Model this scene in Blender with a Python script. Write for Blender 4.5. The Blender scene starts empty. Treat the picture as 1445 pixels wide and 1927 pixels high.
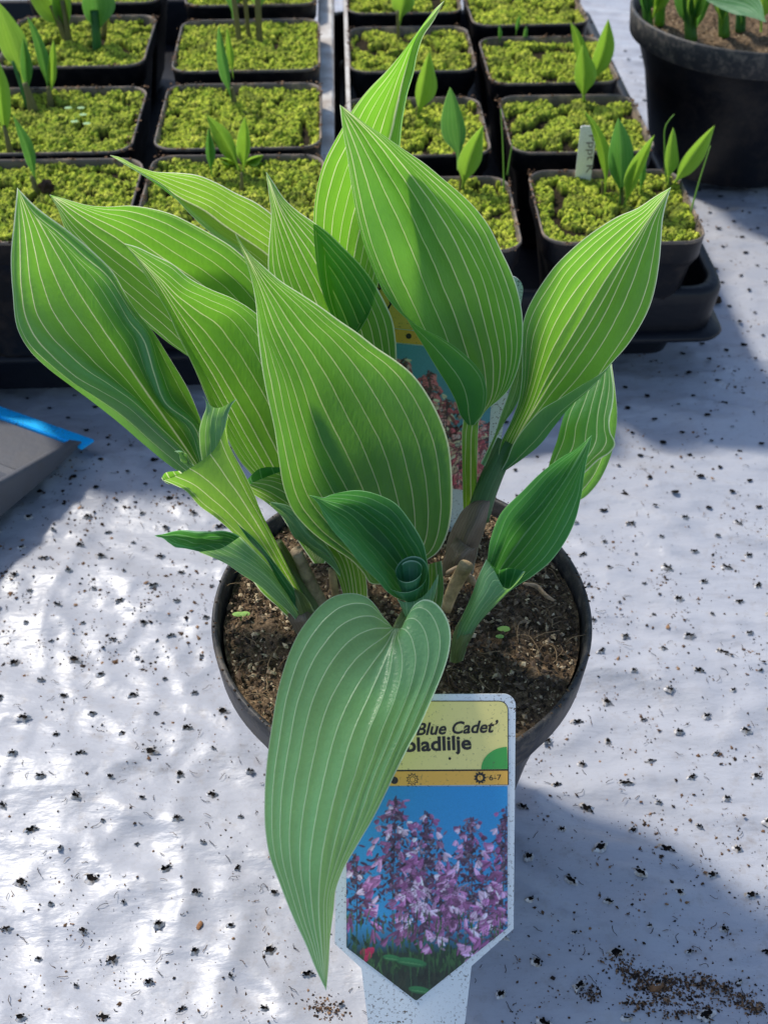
import bpy, bmesh, math, random
import numpy as np
from mathutils import Vector, Matrix

# ------------------------------------------------------------------ camera, sky, sun, exposure
SC = bpy.context.scene
COL = SC.collection
PITCH = math.radians(41.0)
FPX, CX, CY = 2250.0, 722.5, 963.5            # focal length in photo pixels, picture centre
CAM = np.array([0.0, -0.306, 0.437])
FW = np.array([0.0, math.cos(PITCH), -math.sin(PITCH)])
UP = np.array([0.0, math.sin(PITCH), math.cos(PITCH)])
RT = np.array([1.0, 0.0, 0.0])

cd = bpy.data.cameras.new('camera')
cam = bpy.data.objects.new('camera', cd); COL.objects.link(cam)
cam.location = CAM; cam.rotation_euler = (math.radians(90) - PITCH, 0, 0)
cd.sensor_fit = 'VERTICAL'; cd.sensor_height = 24.0; cd.lens = FPX / 1927.0 * 24.0
cd.clip_start = 0.01; cd.clip_end = 200
cd.dof.use_dof = True; cd.dof.focus_distance = 0.41; cd.dof.aperture_fstop = 17.0
SC.camera = cam

SUN_EL, SUN_ROT = math.radians(49), math.radians(-46)
w = bpy.data.worlds.new('World'); SC.world = w; w.use_nodes = True
nt = w.node_tree
sky = nt.nodes.new('ShaderNodeTexSky'); sky.sky_type = 'NISHITA'; sky.sun_disc = False
sky.sun_elevation = SUN_EL; sky.sun_rotation = SUN_ROT
nt.links.new(sky.outputs[0], nt.nodes['Background'].inputs[0])
nt.nodes['Background'].inputs[1].default_value = 0.13
sd = bpy.data.lights.new('sun', 'SUN'); sd.energy = 2.8; sd.angle = math.radians(6.0); sd.color = (1.0, 0.94, 0.84)
sun = bpy.data.objects.new('sun', sd); COL.objects.link(sun)
sdir = Vector((math.sin(SUN_ROT) * math.cos(SUN_EL), math.cos(SUN_ROT) * math.cos(SUN_EL), math.sin(SUN_EL)))
sun.rotation_euler = (-sdir).to_track_quat('-Z', 'Y').to_euler(); sun.location = sdir * 3

SC.view_settings.view_transform = 'Standard'; SC.view_settings.look = 'None'
SC.view_settings.exposure = 0.55; SC.view_settings.gamma = 1.0
SC.cycles.use_denoising = True
SC.cycles.max_bounces = 8; SC.cycles.diffuse_bounces = 4; SC.cycles.transmission_bounces = 6

rng = np.random.default_rng(7); random.seed(7)

# ------------------------------------------------------------------ places
def ray(px, py):
    return FW + (px - CX) / FPX * RT - (py - CY) / FPX * UP
def at(px, py, d):
    return CAM + d * ray(px, py)
def on_z(px, py, z):
    r = ray(px, py); return CAM + (z - CAM[2]) / r[2] * r

# ------------------------------------------------------------------ object helpers
def link(o, parent=None):
    COL.objects.link(o)
    if parent is not None: o.parent = parent
    return o
def tag(o, label, cat, group=None, kind=None):
    if label: o['label'] = label
    if cat: o['category'] = cat
    if group: o['group'] = group
    if kind: o['kind'] = kind
    return o
def empty(name, loc, label, cat, group=None, rz=0.0):
    o = bpy.data.objects.new(name, None); o.location = loc; o.rotation_euler = (0, 0, rz)
    o.empty_display_size = 0.01
    link(o); tag(o, label, cat, group); return o
def mesh(name, verts, faces, smooth=True):
    me = bpy.data.meshes.new(name)
    me.from_pydata([tuple(map(float, v)) for v in verts], [], faces); me.update()
    if smooth: me.polygons.foreach_set('use_smooth', [True] * len(me.polygons))
    return me
def fast_mesh(name, V, F, smooth=True):
    V = np.asarray(V, np.float32); F = np.asarray(F, np.int32)
    me = bpy.data.meshes.new(name); k = F.shape[1]
    me.vertices.add(len(V)); me.vertices.foreach_set('co', V.ravel())
    me.loops.add(F.size); me.loops.foreach_set('vertex_index', F.ravel())
    me.polygons.add(len(F)); me.polygons.foreach_set('loop_start', np.arange(len(F), dtype=np.int32) * k)
    try: me.polygons.foreach_set('loop_total', np.full(len(F), k, np.int32))
    except Exception: pass
    me.update(calc_edges=True); me.validate()
    me.polygons.foreach_set('use_smooth', [smooth] * len(me.polygons))
    return me
def obj(name, me, mat, parent=None, rel=None):
    o = bpy.data.objects.new(name, me)
    for m in (mat if isinstance(mat, (list, tuple)) else [mat]):
        if m is not None: me.materials.append(m)
    link(o, parent); return o
def attr(me, name, vals):
    a = me.attributes.new(name, 'FLOAT', 'POINT'); a.data.foreach_set('value', np.asarray(vals, np.float32).ravel())
def colattr(me, rgb):
    c = np.ones((len(me.vertices), 4), np.float32); c[:, :3] = rgb
    a = me.color_attributes.new('Col', 'FLOAT_COLOR', 'POINT'); a.data.foreach_set('color', c.ravel())
def grid_faces(n, m, wrap=False):
    i = np.arange(n - 1)[:, None]; mm = m if wrap else m - 1
    j = np.arange(mm)[None, :]; j2 = (j + 1) % m
    a = i * m + j; b = i * m + j2
    return np.stack([a, b, b + m, a + m], -1).reshape(-1, 4)

# gradient noise
_perm = rng.permutation(512)
_grad = rng.normal(size=(512, 2)); _grad /= np.linalg.norm(_grad, axis=1, keepdims=True)
def noise2(x, y, s=0):
    x = np.asarray(x, float) + 17.3 * s; y = np.asarray(y, float) - 9.1 * s
    xi = np.floor(x).astype(int); yi = np.floor(y).astype(int); fx = x - xi; fy = y - yi
    def g(ix, iy, dx, dy):
        h = _grad[_perm[(_perm[(ix % 512)] + iy) % 512]]
        return h[..., 0] * dx + h[..., 1] * dy
    u = fx * fx * fx * (fx * (fx * 6 - 15) + 10); v = fy * fy * fy * (fy * (fy * 6 - 15) + 10)
    a = g(xi, yi, fx, fy); b = g(xi + 1, yi, fx - 1, fy); c = g(xi, yi + 1, fx, fy - 1); d = g(xi + 1, yi + 1, fx - 1, fy - 1)
    return (a * (1 - u) + b * u) * (1 - v) + (c * (1 - u) + d * u) * v
def fbm(x, y, s=0, o=4):
    t = 0; a = 1.0
    for k in range(o): t = t + a * noise2(x * 2 ** k, y * 2 ** k, s + k); a *= 0.5
    return t

# ------------------------------------------------------------------ materials
def newmat(name):
    m = bpy.data.materials.new(name); m.use_nodes = True
    return m, m.node_tree, m.node_tree.nodes['Principled BSDF']
def nd(t, kind, **kw):
    n = t.nodes.new(kind)
    for k, v in kw.items():
        if k.startswith('i_'):
            key = k[2:]; n.inputs[int(key) if key.isdigit() else key].default_value = v
        else: setattr(n, k, v)
    return n
def math_(t, op, a, b=None, c=None, clamp=False):
    n = t.nodes.new('ShaderNodeMath'); n.operation = op; n.use_clamp = clamp
    for i, v in enumerate((a, b, c)):
        if v is None: continue
        if isinstance(v, (int, float)): n.inputs[i].default_value = v
        else: t.links.new(v, n.inputs[i])
    return n.outputs[0]
def mixc(t, f, a, b, blend='MIX'):
    n = t.nodes.new('ShaderNodeMix'); n.data_type = 'RGBA'; n.blend_type = blend
    for idx, v in ((0, f), (6, a), (7, b)):
        if isinstance(v, (int, float)): n.inputs[idx].default_value = v
        elif isinstance(v, tuple): n.inputs[idx].default_value = (*v, 1)
        else: t.links.new(v, n.inputs[idx])
    return n.outputs[2]
def ntex(t, scale, detail=4.0, coord='Object', rough=0.55, sx=None):
    tc = t.nodes.new('ShaderNodeTexCoord'); n = t.nodes.new('ShaderNodeTexNoise')
    n.inputs['Scale'].default_value = scale; n.inputs['Detail'].default_value = detail; n.inputs['Roughness'].default_value = rough
    if sx:
        mp = t.nodes.new('ShaderNodeMapping'); mp.inputs['Scale'].default_value = sx
        t.links.new(tc.outputs[coord], mp.inputs[0]); t.links.new(mp.outputs[0], n.inputs['Vector'])
    else: t.links.new(tc.outputs[coord], n.inputs['Vector'])
    return n.outputs[0]
def ramp(t, f, stops):
    n = t.nodes.new('ShaderNodeValToRGB'); e = n.color_ramp.elements
    while len(e) < len(stops): e.new(0.5)
    for k, (p, c) in enumerate(stops): e[k].position = p; e[k].color = (*c, 1) if len(c) == 3 else c
    t.links.new(f, n.inputs[0]); return n.outputs[0]
def bump(t, h, strength, dist, bsdf):
    b = t.nodes.new('ShaderNodeBump'); b.inputs['Strength'].default_value = strength; b.inputs['Distance'].default_value = dist
    t.links.new(h, b.inputs['Height']); t.links.new(b.outputs[0], bsdf.inputs['Normal']); return b
def plain(name, col, rough=0.5, spec=0.5, var=0.25, scale=60, bmp=0.0, col2=None):
    m, t, p = newmat(name)
    c2 = col2 or tuple(x * (1 - var) for x in col)
    t.links.new(mixc(t, ramp(t, ntex(t, scale), [(0.35, (0, 0, 0)), (0.65, (1, 1, 1))]), col, c2), p.inputs['Base Color'])
    p.inputs['Roughness'].default_value = rough; p.inputs['Specular IOR Level'].default_value = spec
    if bmp: bump(t, ntex(t, scale * 4), bmp, 0.001, p)
    return m

def leaf_mat(name, refl, trans, vein_r, vein_t, edge_r=(0.36, 0.56, 0.40), tf=0.5, rough=0.42, veinw=0.00018):
    m, t, p = newmat(name)
    A = lambda n: nd(t, 'ShaderNodeAttribute', attribute_name=n).outputs['Fac']
    vc, vw, ed = A('vc'), A('vw'), A('edge')
    wob = math_(t, 'MULTIPLY', math_(t, 'SUBTRACT', ntex(t, 90, 2), 0.5), 0.16)
    x = math_(t, 'ADD', vc, wob)
    fr = math_(t, 'ABSOLUTE', math_(t, 'SUBTRACT', math_(t, 'FRACT', math_(t, 'ADD', x, 0.5)), 0.5))
    dist = math_(t, 'MULTIPLY', fr, vw)
    def ss(v, lo, hi):
        n = t.nodes.new('ShaderNodeMapRange'); n.interpolation_type = 'SMOOTHSTEP'
        t.links.new(v, n.inputs[0]); n.inputs[1].default_value = lo; n.inputs[2].default_value = hi
        n.inputs[3].default_value = 1.0; n.inputs[4].default_value = 0.0
        return n.outputs[0]
    vm = ss(dist, veinw * 0.35, veinw * 1.7)
    # veins die out right beside the margin
    vm = math_(t, 'MULTIPLY', vm, math_(t, 'SUBTRACT', 1.0, ss(ed, 0.0006, 0.0030)))
    vm = math_(t, 'MULTIPLY', vm, math_(t, 'ADD', math_(t, 'MULTIPLY', ntex(t, 55, 3), 0.6), 0.62, clamp=True))
    em = ss(ed, 0.00018, 0.00075)
    fine = ntex(t, 900, 2, sx=(1, 1, 0.25))
    big = ntex(t, 38, 4)
    spot = ramp(t, ntex(t, 170, 4, rough=0.75), [(0.735, (0, 0, 0)), (0.76, (1, 1, 1))])
    r1 = mixc(t, big, tuple(c * 0.70 for c in refl), tuple(c * 1.30 for c in refl))
    r1 = mixc(t, math_(t, 'MULTIPLY', fine, 0.35), r1, tuple(c * 0.55 for c in refl))
    t1 = mixc(t, big, tuple(c * 0.74 for c in trans), tuple(min(1, c * 1.24) for c in trans))
    r1 = mixc(t, math_(t, 'MULTIPLY', spot, 0.5), r1, (0.10, 0.085, 0.04)); t1 = mixc(t, math_(t, 'MULTIPLY', spot, 0.6), t1, (0.07, 0.09, 0.02))
    t1 = mixc(t, math_(t, 'MULTIPLY', fine, 0.3), t1, tuple(c * 0.6 for c in trans))
    rc = mixc(t, em, mixc(t, math_(t, 'MULTIPLY', vm, 0.8), r1, vein_r), edge_r)
    tc_ = mixc(t, em, mixc(t, math_(t, 'MULTIPLY', vm, 0.95), t1, vein_t), tuple(min(1, c * 1.3) for c in vein_t))
    t.links.new(rc, p.inputs['Base Color'])
    p.inputs['Roughness'].default_value = rough; p.inputs['Specular IOR Level'].default_value = 0.35
    b = bump(t, math_(t, 'ADD', math_(t, 'MULTIPLY', vm, -0.35), math_(t, 'MULTIPLY', fine, 0.5)), 0.6, 0.0006, p)
    tr = t.nodes.new('ShaderNodeBsdfTranslucent'); t.links.new(tc_, tr.inputs[0]); t.links.new(b.outputs[0], tr.inputs['Normal'])
    mx = t.nodes.new('ShaderNodeMixShader'); mx.inputs[0].default_value = tf
    t.links.new(p.outputs[0], mx.inputs[1]); t.links.new(tr.outputs[0], mx.inputs[2])
    t.links.new(mx.outputs[0], t.nodes['Material Output'].inputs[0])
    return m
VR, VT = (0.45, 0.60, 0.38), (1.0, 1.0, 0.55)
LEAF = leaf_mat('hosta_leaf', (0.042, 0.160, 0.115), (0.255, 0.60, 0.04), VR, VT, tf=0.6)
LEAFY = leaf_mat('hosta_leaf_young', (0.07, 0.19, 0.10), (0.34, 0.66, 0.05), VR, VT, tf=0.62)
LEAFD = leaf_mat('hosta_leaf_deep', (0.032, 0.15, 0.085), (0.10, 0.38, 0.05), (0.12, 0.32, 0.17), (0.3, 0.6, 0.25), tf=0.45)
LEAFG = leaf_mat('hosta_leaf_glaucous', (0.15, 0.32, 0.19), (0.30, 0.62, 0.08), (0.24, 0.42, 0.25), (0.6, 0.85, 0.35), tf=0.45, rough=0.5)
LEAFF = leaf_mat('hosta_leaf_front', (0.105, 0.29, 0.16), (0.50, 0.82, 0.18), (0.40, 0.60, 0.38), (0.85, 1.0, 0.55), tf=0.48, rough=0.33)
SHEATH = leaf_mat('sheath_green', (0.17, 0.23, 0.10), (0.30, 0.40, 0.07), (0.21, 0.26, 0.13), (0.35, 0.45, 0.12), edge_r=(0.35, 0.42, 0.25), tf=0.35)
LEAFO = leaf_mat('hosta_leaf_furled', (0.05, 0.21, 0.10), (0.14, 0.42, 0.05), (0.09, 0.27, 0.14), (0.2, 0.5, 0.1), tf=0.25)
STEMG = leaf_mat('stem_green', (0.09, 0.20, 0.085), (0.25, 0.42, 0.06), (0.12, 0.25, 0.11), (0.3, 0.5, 0.1), tf=0.3)
SHEATHP = leaf_mat('sheath_purplish', (0.185, 0.145, 0.105), (0.14, 0.12, 0.05), (0.22, 0.17, 0.13), (0.15, 0.16, 0.06), edge_r=(0.28, 0.27, 0.2), tf=0.15)
SEED = leaf_mat('seedling_leaf', (0.09, 0.22, 0.06), (0.35, 0.62, 0.05), (0.14, 0.28, 0.08), (0.5, 0.75, 0.12), edge_r=(0.16, 0.3, 0.12), veinw=0.00012)
SEEDD = leaf_mat('seedling_leaf_dark', (0.06, 0.18, 0.075), (0.14, 0.38, 0.05), (0.10, 0.24, 0.10), (0.3, 0.55, 0.12), edge_r=(0.12, 0.26, 0.12), veinw=0.00012)

# ------------------------------------------------------------------ leaf builder
def hermite(P, n):
    P = np.asarray(P, float)
    if len(P) == 2: return P[0] + np.linspace(0, 1, n)[:, None] * (P[1] - P[0])
    s = np.concatenate([[0], np.cumsum(np.linalg.norm(np.diff(P[:, :2], axis=0), axis=1) + 1e-6)]); s /= s[-1]
    return cubic(s, P, np.linspace(0, 1, n))
def cubic(s, P, q):
    d = np.diff(P, axis=0) / np.diff(s)[:, None]
    T = np.empty_like(P); T[0] = d[0]; T[-1] = d[-1]
    h = np.diff(s)
    if len(P) > 2:
        w1 = h[1:, None]; w0 = h[:-1, None]
        T[1:-1] = (d[:-1] * w1 + d[1:] * w0) / (w0 + w1)
    k = np.clip(np.searchsorted(s, q, side='right') - 1, 0, len(s) - 2)
    u = ((q - s[k]) / h[k])[:, None]; hh = h[k][:, None]
    return ((2 * u**3 - 3 * u**2 + 1) * P[k] + (u**3 - 2 * u**2 + u) * hh * T[k]
            + (-2 * u**3 + 3 * u**2) * P[k + 1] + (u**3 - u**2) * hh * T[k + 1])

def surface(name, rails, d0, d1, mat, parent, bow=0.0, N=70, NU=61, nv=5.6, wave=0.0016, corr=0.00055, label=None, u_lo=None, u_hi=None):
    """rails: [(u, [(px,py),...] base->tip, depth offset)] laid from one margin to the other."""
    us = np.array([r[0] for r in rails], float)
    deep = 1.75 if name == "leaf" else 1.0
    if name != "leaf": wave *= 0.25; corr *= 0.5
    t = np.linspace(0, 1, N)
    R = []
    for u, pts, off in rails:
        q = hermite(pts, N)
        base = d0 + (d1 - d0) * t + bow * 4 * t * (1 - t)
        if isinstance(off, (tuple, list)):
            o = np.interp(t, np.linspace(0, 1, len(off)), off)
            o = np.convolve(np.pad(o, 6, mode='edge'), np.ones(13) / 13, mode='valid')
        else: o = deep * off * np.sin(np.pi * np.clip(t, 0, 1)) ** 0.8
        d = base + o
        R.append(np.array([at(q[i, 0], q[i, 1], d[i]) for i in range(N)]))
    R = np.array(R)                                    # rails, N, 3
    uq = np.linspace(us[0], us[-1], NU)
    V = cubic(us, R.reshape(len(us), -1), uq).reshape(NU, N, 3).transpose(1, 0, 2) if len(us) > 2 else \
        np.stack([R[0] + (R[1] - R[0]) * k for k in np.linspace(0, 1, NU)], 1)
    # normals towards the camera
    du = np.gradient(V, axis=1); dt = np.gradient(V, axis=0)
    nrm = np.cross(du, dt); L = np.linalg.norm(nrm, axis=2, keepdims=True); nrm = nrm / np.maximum(L, 1e-12)
    # veins crowd towards the margin
    un = (uq - (us[0] + us[-1]) / 2) / ((us[-1] - us[0]) / 2)
    vcu = nv * np.sign(uq) * (0.82 * np.abs(uq) + 0.18 * np.abs(uq) ** 3)
    arc = np.linalg.norm(du, axis=2)                   # metres per column
    dvc = np.abs(np.gradient(vcu))[None, :]
    vw = arc / np.maximum(dvc, 1e-6)
    cum = np.cumsum(arc, axis=1) - arc / 2
    edge = np.minimum(cum, cum[:, -1:] - cum)
    edge = np.minimum(edge, 1.0)
    tt = t[:, None]; fade = np.sin(np.pi * tt) ** 0.6
    sd_ = float((int(rails[0][1][0][0] * 7 + rails[0][1][0][1] * 3)) % 97)
    disp = wave * fbm(tt * 3.0 + sd_, uq[None, :] * 1.6 + sd_, 3, 2) * fade
    disp = disp + corr * (np.abs(np.sin(np.pi * vcu))[None, :] - 0.5) * fade * np.clip(vw / 0.004, 0, 1)
    V = V + nrm * disp[..., None]
    me = fast_mesh(name, V.reshape(-1, 3), grid_faces(N, NU))
    attr(me, 'vc', np.broadcast_to(vcu, (N, NU))); attr(me, 'vw', vw); attr(me, 'edge', edge)
    o = obj(name, me, mat, parent)
    if label: o['label'] = label
    return o

def simple_leaf(name, base, tip, width, d0, d1, mat, parent, bend=(0, 0), curl=-0.004, wpos=0.45, nv=4, stalk=0.25, N=28, NU=17):
    b = np.array(base, float); e = np.array(tip, float); ax = e - b; L = np.linalg.norm(ax); ax /= L; nx = np.array([-ax[1], ax[0]])
    t = np.linspace(0, 1, 12); bd = np.array(bend, float)
    mid = b + np.outer(t, e - b) + np.outer(4 * t * (1 - t), bd)
    prof = np.where(t < stalk, 0.16, 0.0)
    tb = np.clip((t - stalk) / (1 - stalk), 0, 1)
    prof = 0.14 * (1 - tb) ** 2 + (np.sin(np.pi * tb ** 0.75) ** 0.8) * (1 - 0.15 * tb)
    prof[-1] = 0.01
    aw = random.uniform(0.62, 1.38); wig = 1 + 0.10 * np.sin(t * 9 + random.uniform(0, 6))
    lft = mid + nx * (prof * wig * width / 2 * aw)[:, None]; rgt = mid - nx * (prof * width / 2 * (2 - aw))[:, None]
    return surface(name, [(-1, [tuple(p) for p in lft], curl), (0, [tuple(p) for p in mid], 0), (1, [tuple(p) for p in rgt], curl)],
                   d0, d1, mat, parent, N=N, NU=NU, nv=nv, wave=0.0004, corr=0.00008)

def tube(name, pts, radii, mat, parent, seg=14, leafattr=False, cap=True, squash=1.0, n=None):
    P = np.array(pts, float); r = np.array(radii, float)
    if n:
        s = np.concatenate([[0], np.cumsum(np.linalg.norm(np.diff(P, axis=0), axis=1))]); s /= s[-1]
        q = np.linspace(0, 1, n); P = cubic(s, P, q); r = np.interp(q, s, r)
    T = np.gradient(P, axis=0); T /= np.linalg.norm(T, axis=1, keepdims=True)
    V = []; ref = np.array([0.3, 0.9, 0.2])
    for p, tt, rr in zip(P, T, r):
        a = np.cross(tt, ref); a /= np.linalg.norm(a); b = np.cross(tt, a)
        for k in range(seg):
            th = 2 * math.pi * k / seg; V.append(p + rr * (math.cos(th) * a + squash * math.sin(th) * b))
    F = grid_faces(len(P), seg, True).tolist()
    if cap: F.append(list(range(seg))[::-1]); F.append([(len(P) - 1) * seg + k for k in range(seg)])
    me = mesh(name, V, F)
    if leafattr:
        th = np.tile(np.arange(seg) / seg * 10.0, len(P)); attr(me, 'vc', th); attr(me, 'vw', np.full(len(V), 0.002)); attr(me, 'edge', np.full(len(V), 0.01))
    return obj(name, me, mat, parent)

def lathe(name, prof, mat, parent=None, seg=96):
    V = []; 
    for r, z in prof:
        for k in range(seg):
            a = 2 * math.pi * k / seg; V.append((r * math.cos(a), r * math.sin(a), z))
    me = mesh(name, V, grid_faces(len(prof), seg, True).tolist())
    return obj(name, me, mat, parent)

_oct = np.array([[1, 0, 0], [-1, 0, 0], [0, 1, 0], [0, -1, 0], [0, 0, 1], [0, 0, -1]], float)
_octf = np.array([[0, 2, 4], [2, 1, 4], [1, 3, 4], [3, 0, 4], [2, 0, 5], [1, 2, 5], [3, 1, 5], [0, 3, 5]])
def crumbs(name, pts, size, cols, mat, parent=None, flat=0.6, long=1.0):
    n = len(pts); pts = np.asarray(pts, float); size = np.asarray(size, float)
    B = _oct[None] * rng.uniform(0.55, 1.25, (n, 6, 1)) * size[:, None, None]
    B = B * np.array([long, 1, 1]) * rng.uniform(0.7, 1.3, (n, 1, 3))
    a = rng.uniform(0, 6.283, n); c, s = np.cos(a), np.sin(a); ti = rng.normal(0, 0.35, n)
    x = B[..., 0]; y = B[..., 1]; z = B[..., 2] * flat + x * ti[:, None]
    X = x * c[:, None] - y * s[:, None]; Y = x * s[:, None] + y * c[:, None]
    V = np.stack([X, Y, z], -1) + pts[:, None, :]
    F = (_octf[None] + (np.arange(n) * 6)[:, None, None]).reshape(-1, 3)
    me = fast_mesh(name, V.reshape(-1, 3), F, smooth=False)
    colattr(me, np.repeat(cols, 6, axis=0))
    o = obj(name, me, mat, parent); o['kind'] = 'stuff'; return o
def fibres(name, pts, length, cols, mat, parent=None, r=0.00018, curl=1.0):
    V = []; F = []; C = []
    for p, L, c in zip(pts, length, cols):
        a = rng.uniform(0, 6.283); d = np.array([math.cos(a), math.sin(a), 0.0]); q = np.array(p, float)
        el = rng.uniform(-0.1, 0.5); b0 = len(V); k = 6
        for i in range(k):
            pp = q.copy(); pp[2] += el * L * 0.35 * math.sin(math.pi * i / (k - 1))
            nx = np.array([-d[1], d[0], 0]); rr = r * (1 - 0.4 * i / k)
            for v in (nx * rr, np.array([0, 0, rr]), -nx * rr): V.append(pp + v); C.append(c)
            a += rng.normal(0, 0.45 * curl); d = np.array([math.cos(a), math.sin(a), 0.0]); q = q + d * L / k
        for i in range(k - 1):
            for j in range(3):
                j2 = (j + 1) % 3; F.append([b0 + 3 * i + j, b0 + 3 * i + j2, b0 + 3 * i + 3 + j2, b0 + 3 * i + 3 + j])
    me = fast_mesh(name, V, F); colattr(me, np.array(C)); o = obj(name, me, mat, parent); o['kind'] = 'stuff'; return o

def vcol_mat(name, rough=0.9, spec=0.2, bmp=0):
    m, t, p = newmat(name); a = nd(t, 'ShaderNodeVertexColor', layer_name='Col')
    t.links.new(a.outputs[0], p.inputs['Base Color']); p.inputs['Roughness'].default_value = rough
    p.inputs['Specular IOR Level'].default_value = spec
    return m
CRUMB = vcol_mat('soil_crumb'); PRINT = vcol_mat('printed_card', 0.35, 0.5)

# ground film: white woven-looking polythene, dusty
m, t, p = newmat('white_film'); FILM = m
dirt = ramp(t, ntex(t, 9, 6), [(0.45, (0, 0, 0)), (0.72, (1, 1, 1))])
dirt2 = ramp(t, ntex(t, 140, 5, rough=0.7), [(0.52, (0, 0, 0)), (0.75, (1, 1, 1))])
dm = math_(t, 'MULTIPLY', math_(t, 'ADD', math_(t, 'MULTIPLY', dirt, 0.5), 0.22), dirt2, clamp=True)
c = mixc(t, dm, (0.40, 0.412, 0.455), (0.25, 0.21, 0.18))
fine = ramp(t, ntex(t, 1500, 2), [(0.66, (0, 0, 0)), (0.74, (1, 1, 1))])
c = mixc(t, math_(t, 'MULTIPLY', fine, math_(t, 'ADD', math_(t, 'MULTIPLY', dirt, 0.6), 0.25)), c, (0.16, 0.11, 0.08))
t.links.new(c, p.inputs['Base Color']); p.inputs['Roughness'].default_value = 0.41; p.inputs['Specular IOR Level'].default_value = 0.5
h1 = math_(t, 'ADD', math_(t, 'MULTIPLY', ntex(t, 40, 5, sx=(0.55, 1.3, 1), rough=0.5), 1.0), math_(t, 'MULTIPLY', ntex(t, 130, 3), 0.05))
bump(t, h1, 0.30, 0.010, p)
FILMLIP = plain('film_torn_edge', (0.7, 0.7, 0.72), 0.4, col2=(0.3, 0.25, 0.2), scale=300)
HOLE = plain('hole_soil', (0.012, 0.010, 0.009), 0.9, 0.1)
# plastics
def plastic(name, base, dust, amt=0.5, rough=0.42, scale=80):
    m, t, p = newmat(name)
    f = ramp(t, ntex(t, scale, 6, rough=0.7), [(0.48, (0, 0, 0)), (0.78, (1, 1, 1))])
    sp = ramp(t, ntex(t, scale * 9, 3), [(0.66, (0, 0, 0)), (0.72, (1, 1, 1))])
    f = math_(t, 'ADD', math_(t, 'MULTIPLY', f, amt), math_(t, 'MULTIPLY', sp, amt * 0.6), clamp=True)
    t.links.new(mixc(t, f, base, dust), p.inputs['Base Color'])
    t.links.new(math_(t, 'ADD', math_(t, 'MULTIPLY', f, 0.4), rough), p.inputs['Roughness'])
    bump(t, ntex(t, scale * 3, 4), 0.25, 0.001, p); p.inputs['Specular IOR Level'].default_value = 0.28; return m
POT = plastic('black_pot_plastic', (0.009, 0.010, 0.013), (0.10, 0.085, 0.07), 0.22)
RIM = plastic('dusty_rim_plastic', (0.032, 0.032, 0.035), (0.26, 0.215, 0.17), 0.7, 0.5, 160)
TRAY = plastic('tray_plastic', (0.006, 0.007, 0.011), (0.07, 0.06, 0.05), 0.12)
SQP = plastic('square_pot_plastic', (0.005, 0.005, 0.007), (0.10, 0.07, 0.05), 0.30)
SQRIM = plastic('square_rim_plastic', (0.12, 0.10, 0.085), (0.46, 0.33, 0.22), 1.0, 0.5, 70)
# soil
m, t, p = newmat('potting_soil'); SOIL = m
c = ramp(t, ntex(t, 420, 6, rough=0.75), [(0.30, (0.012, 0.008, 0.006)), (0.5, (0.07, 0.045, 0.028)), (0.62, (0.15, 0.095, 0.055)), (0.78, (0.33, 0.24, 0.14))])
c = mixc(t, ramp(t, ntex(t, 38, 3), [(0.45, (0, 0, 0)), (0.62, (1, 1, 1))]), c, (0.06, 0.04, 0.028), 'MULTIPLY')
c2 = ramp(t, ntex(t, 420, 6, rough=0.75), [(0.30, (0.025, 0.018, 0.012)), (0.5, (0.19, 0.13, 0.078)), (0.62, (0.38, 0.265, 0.16)), (0.78, (0.66, 0.52, 0.33))])
c = mixc(t, 0.75, c, c2)
t.links.new(c, p.inputs['Base Color']); p.inputs['Roughness'].default_value = 0.95; p.inputs['Specular IOR Level'].default_value = 0.15
bump(t, ntex(t, 500, 5, rough=0.7), 0.9, 0.002, p)
# moss
m, t, p = newmat('moss'); MOSS = m
hgt = nd(t, 'ShaderNodeAttribute', attribute_name='bare').outputs['Fac']
oi = nd(t, 'ShaderNodeObjectInfo')
c = ramp(t, ntex(t, 130, 4), [(0.3, (0.24, 0.37, 0.03)), (0.5, (0.62, 0.72, 0.06)), (0.7, (0.95, 0.92, 0.14))])
c = mixc(t, math_(t, 'MULTIPLY', oi.outputs['Random'], 0.22), c, (0.14, 0.27, 0.05))
c = mixc(t, ramp(t, ntex(t, 300, 4, rough=0.7), [(0.47, (0, 0, 0)), (0.60, (1, 1, 1))]), c, (0.05, 0.065, 0.015))
c = mixc(t, ramp(t, ntex(t, 42, 3), [(0.52, (0, 0, 0)), (0.70, (0.75, 0.75, 0.75))]), c, (0.11, 0.12, 0.03))
c = mixc(t, ramp(t, ntex(t, 1100, 2), [(0.45, (0, 0, 0)), (0.65, (1, 1, 1))]), c, (0.14, 0.19, 0.03))
c = mixc(t, hgt, c, (0.035, 0.027, 0.016))
t.links.new(c, p.inputs['Base Color']); p.inputs['Roughness'].default_value = 0.9; p.inputs['Specular IOR Level'].default_value = 0.1
bump(t, ntex(t, 1600, 3), 0.6, 0.0012, p)
p.inputs['Subsurface Weight'].default_value = 0.0

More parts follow.
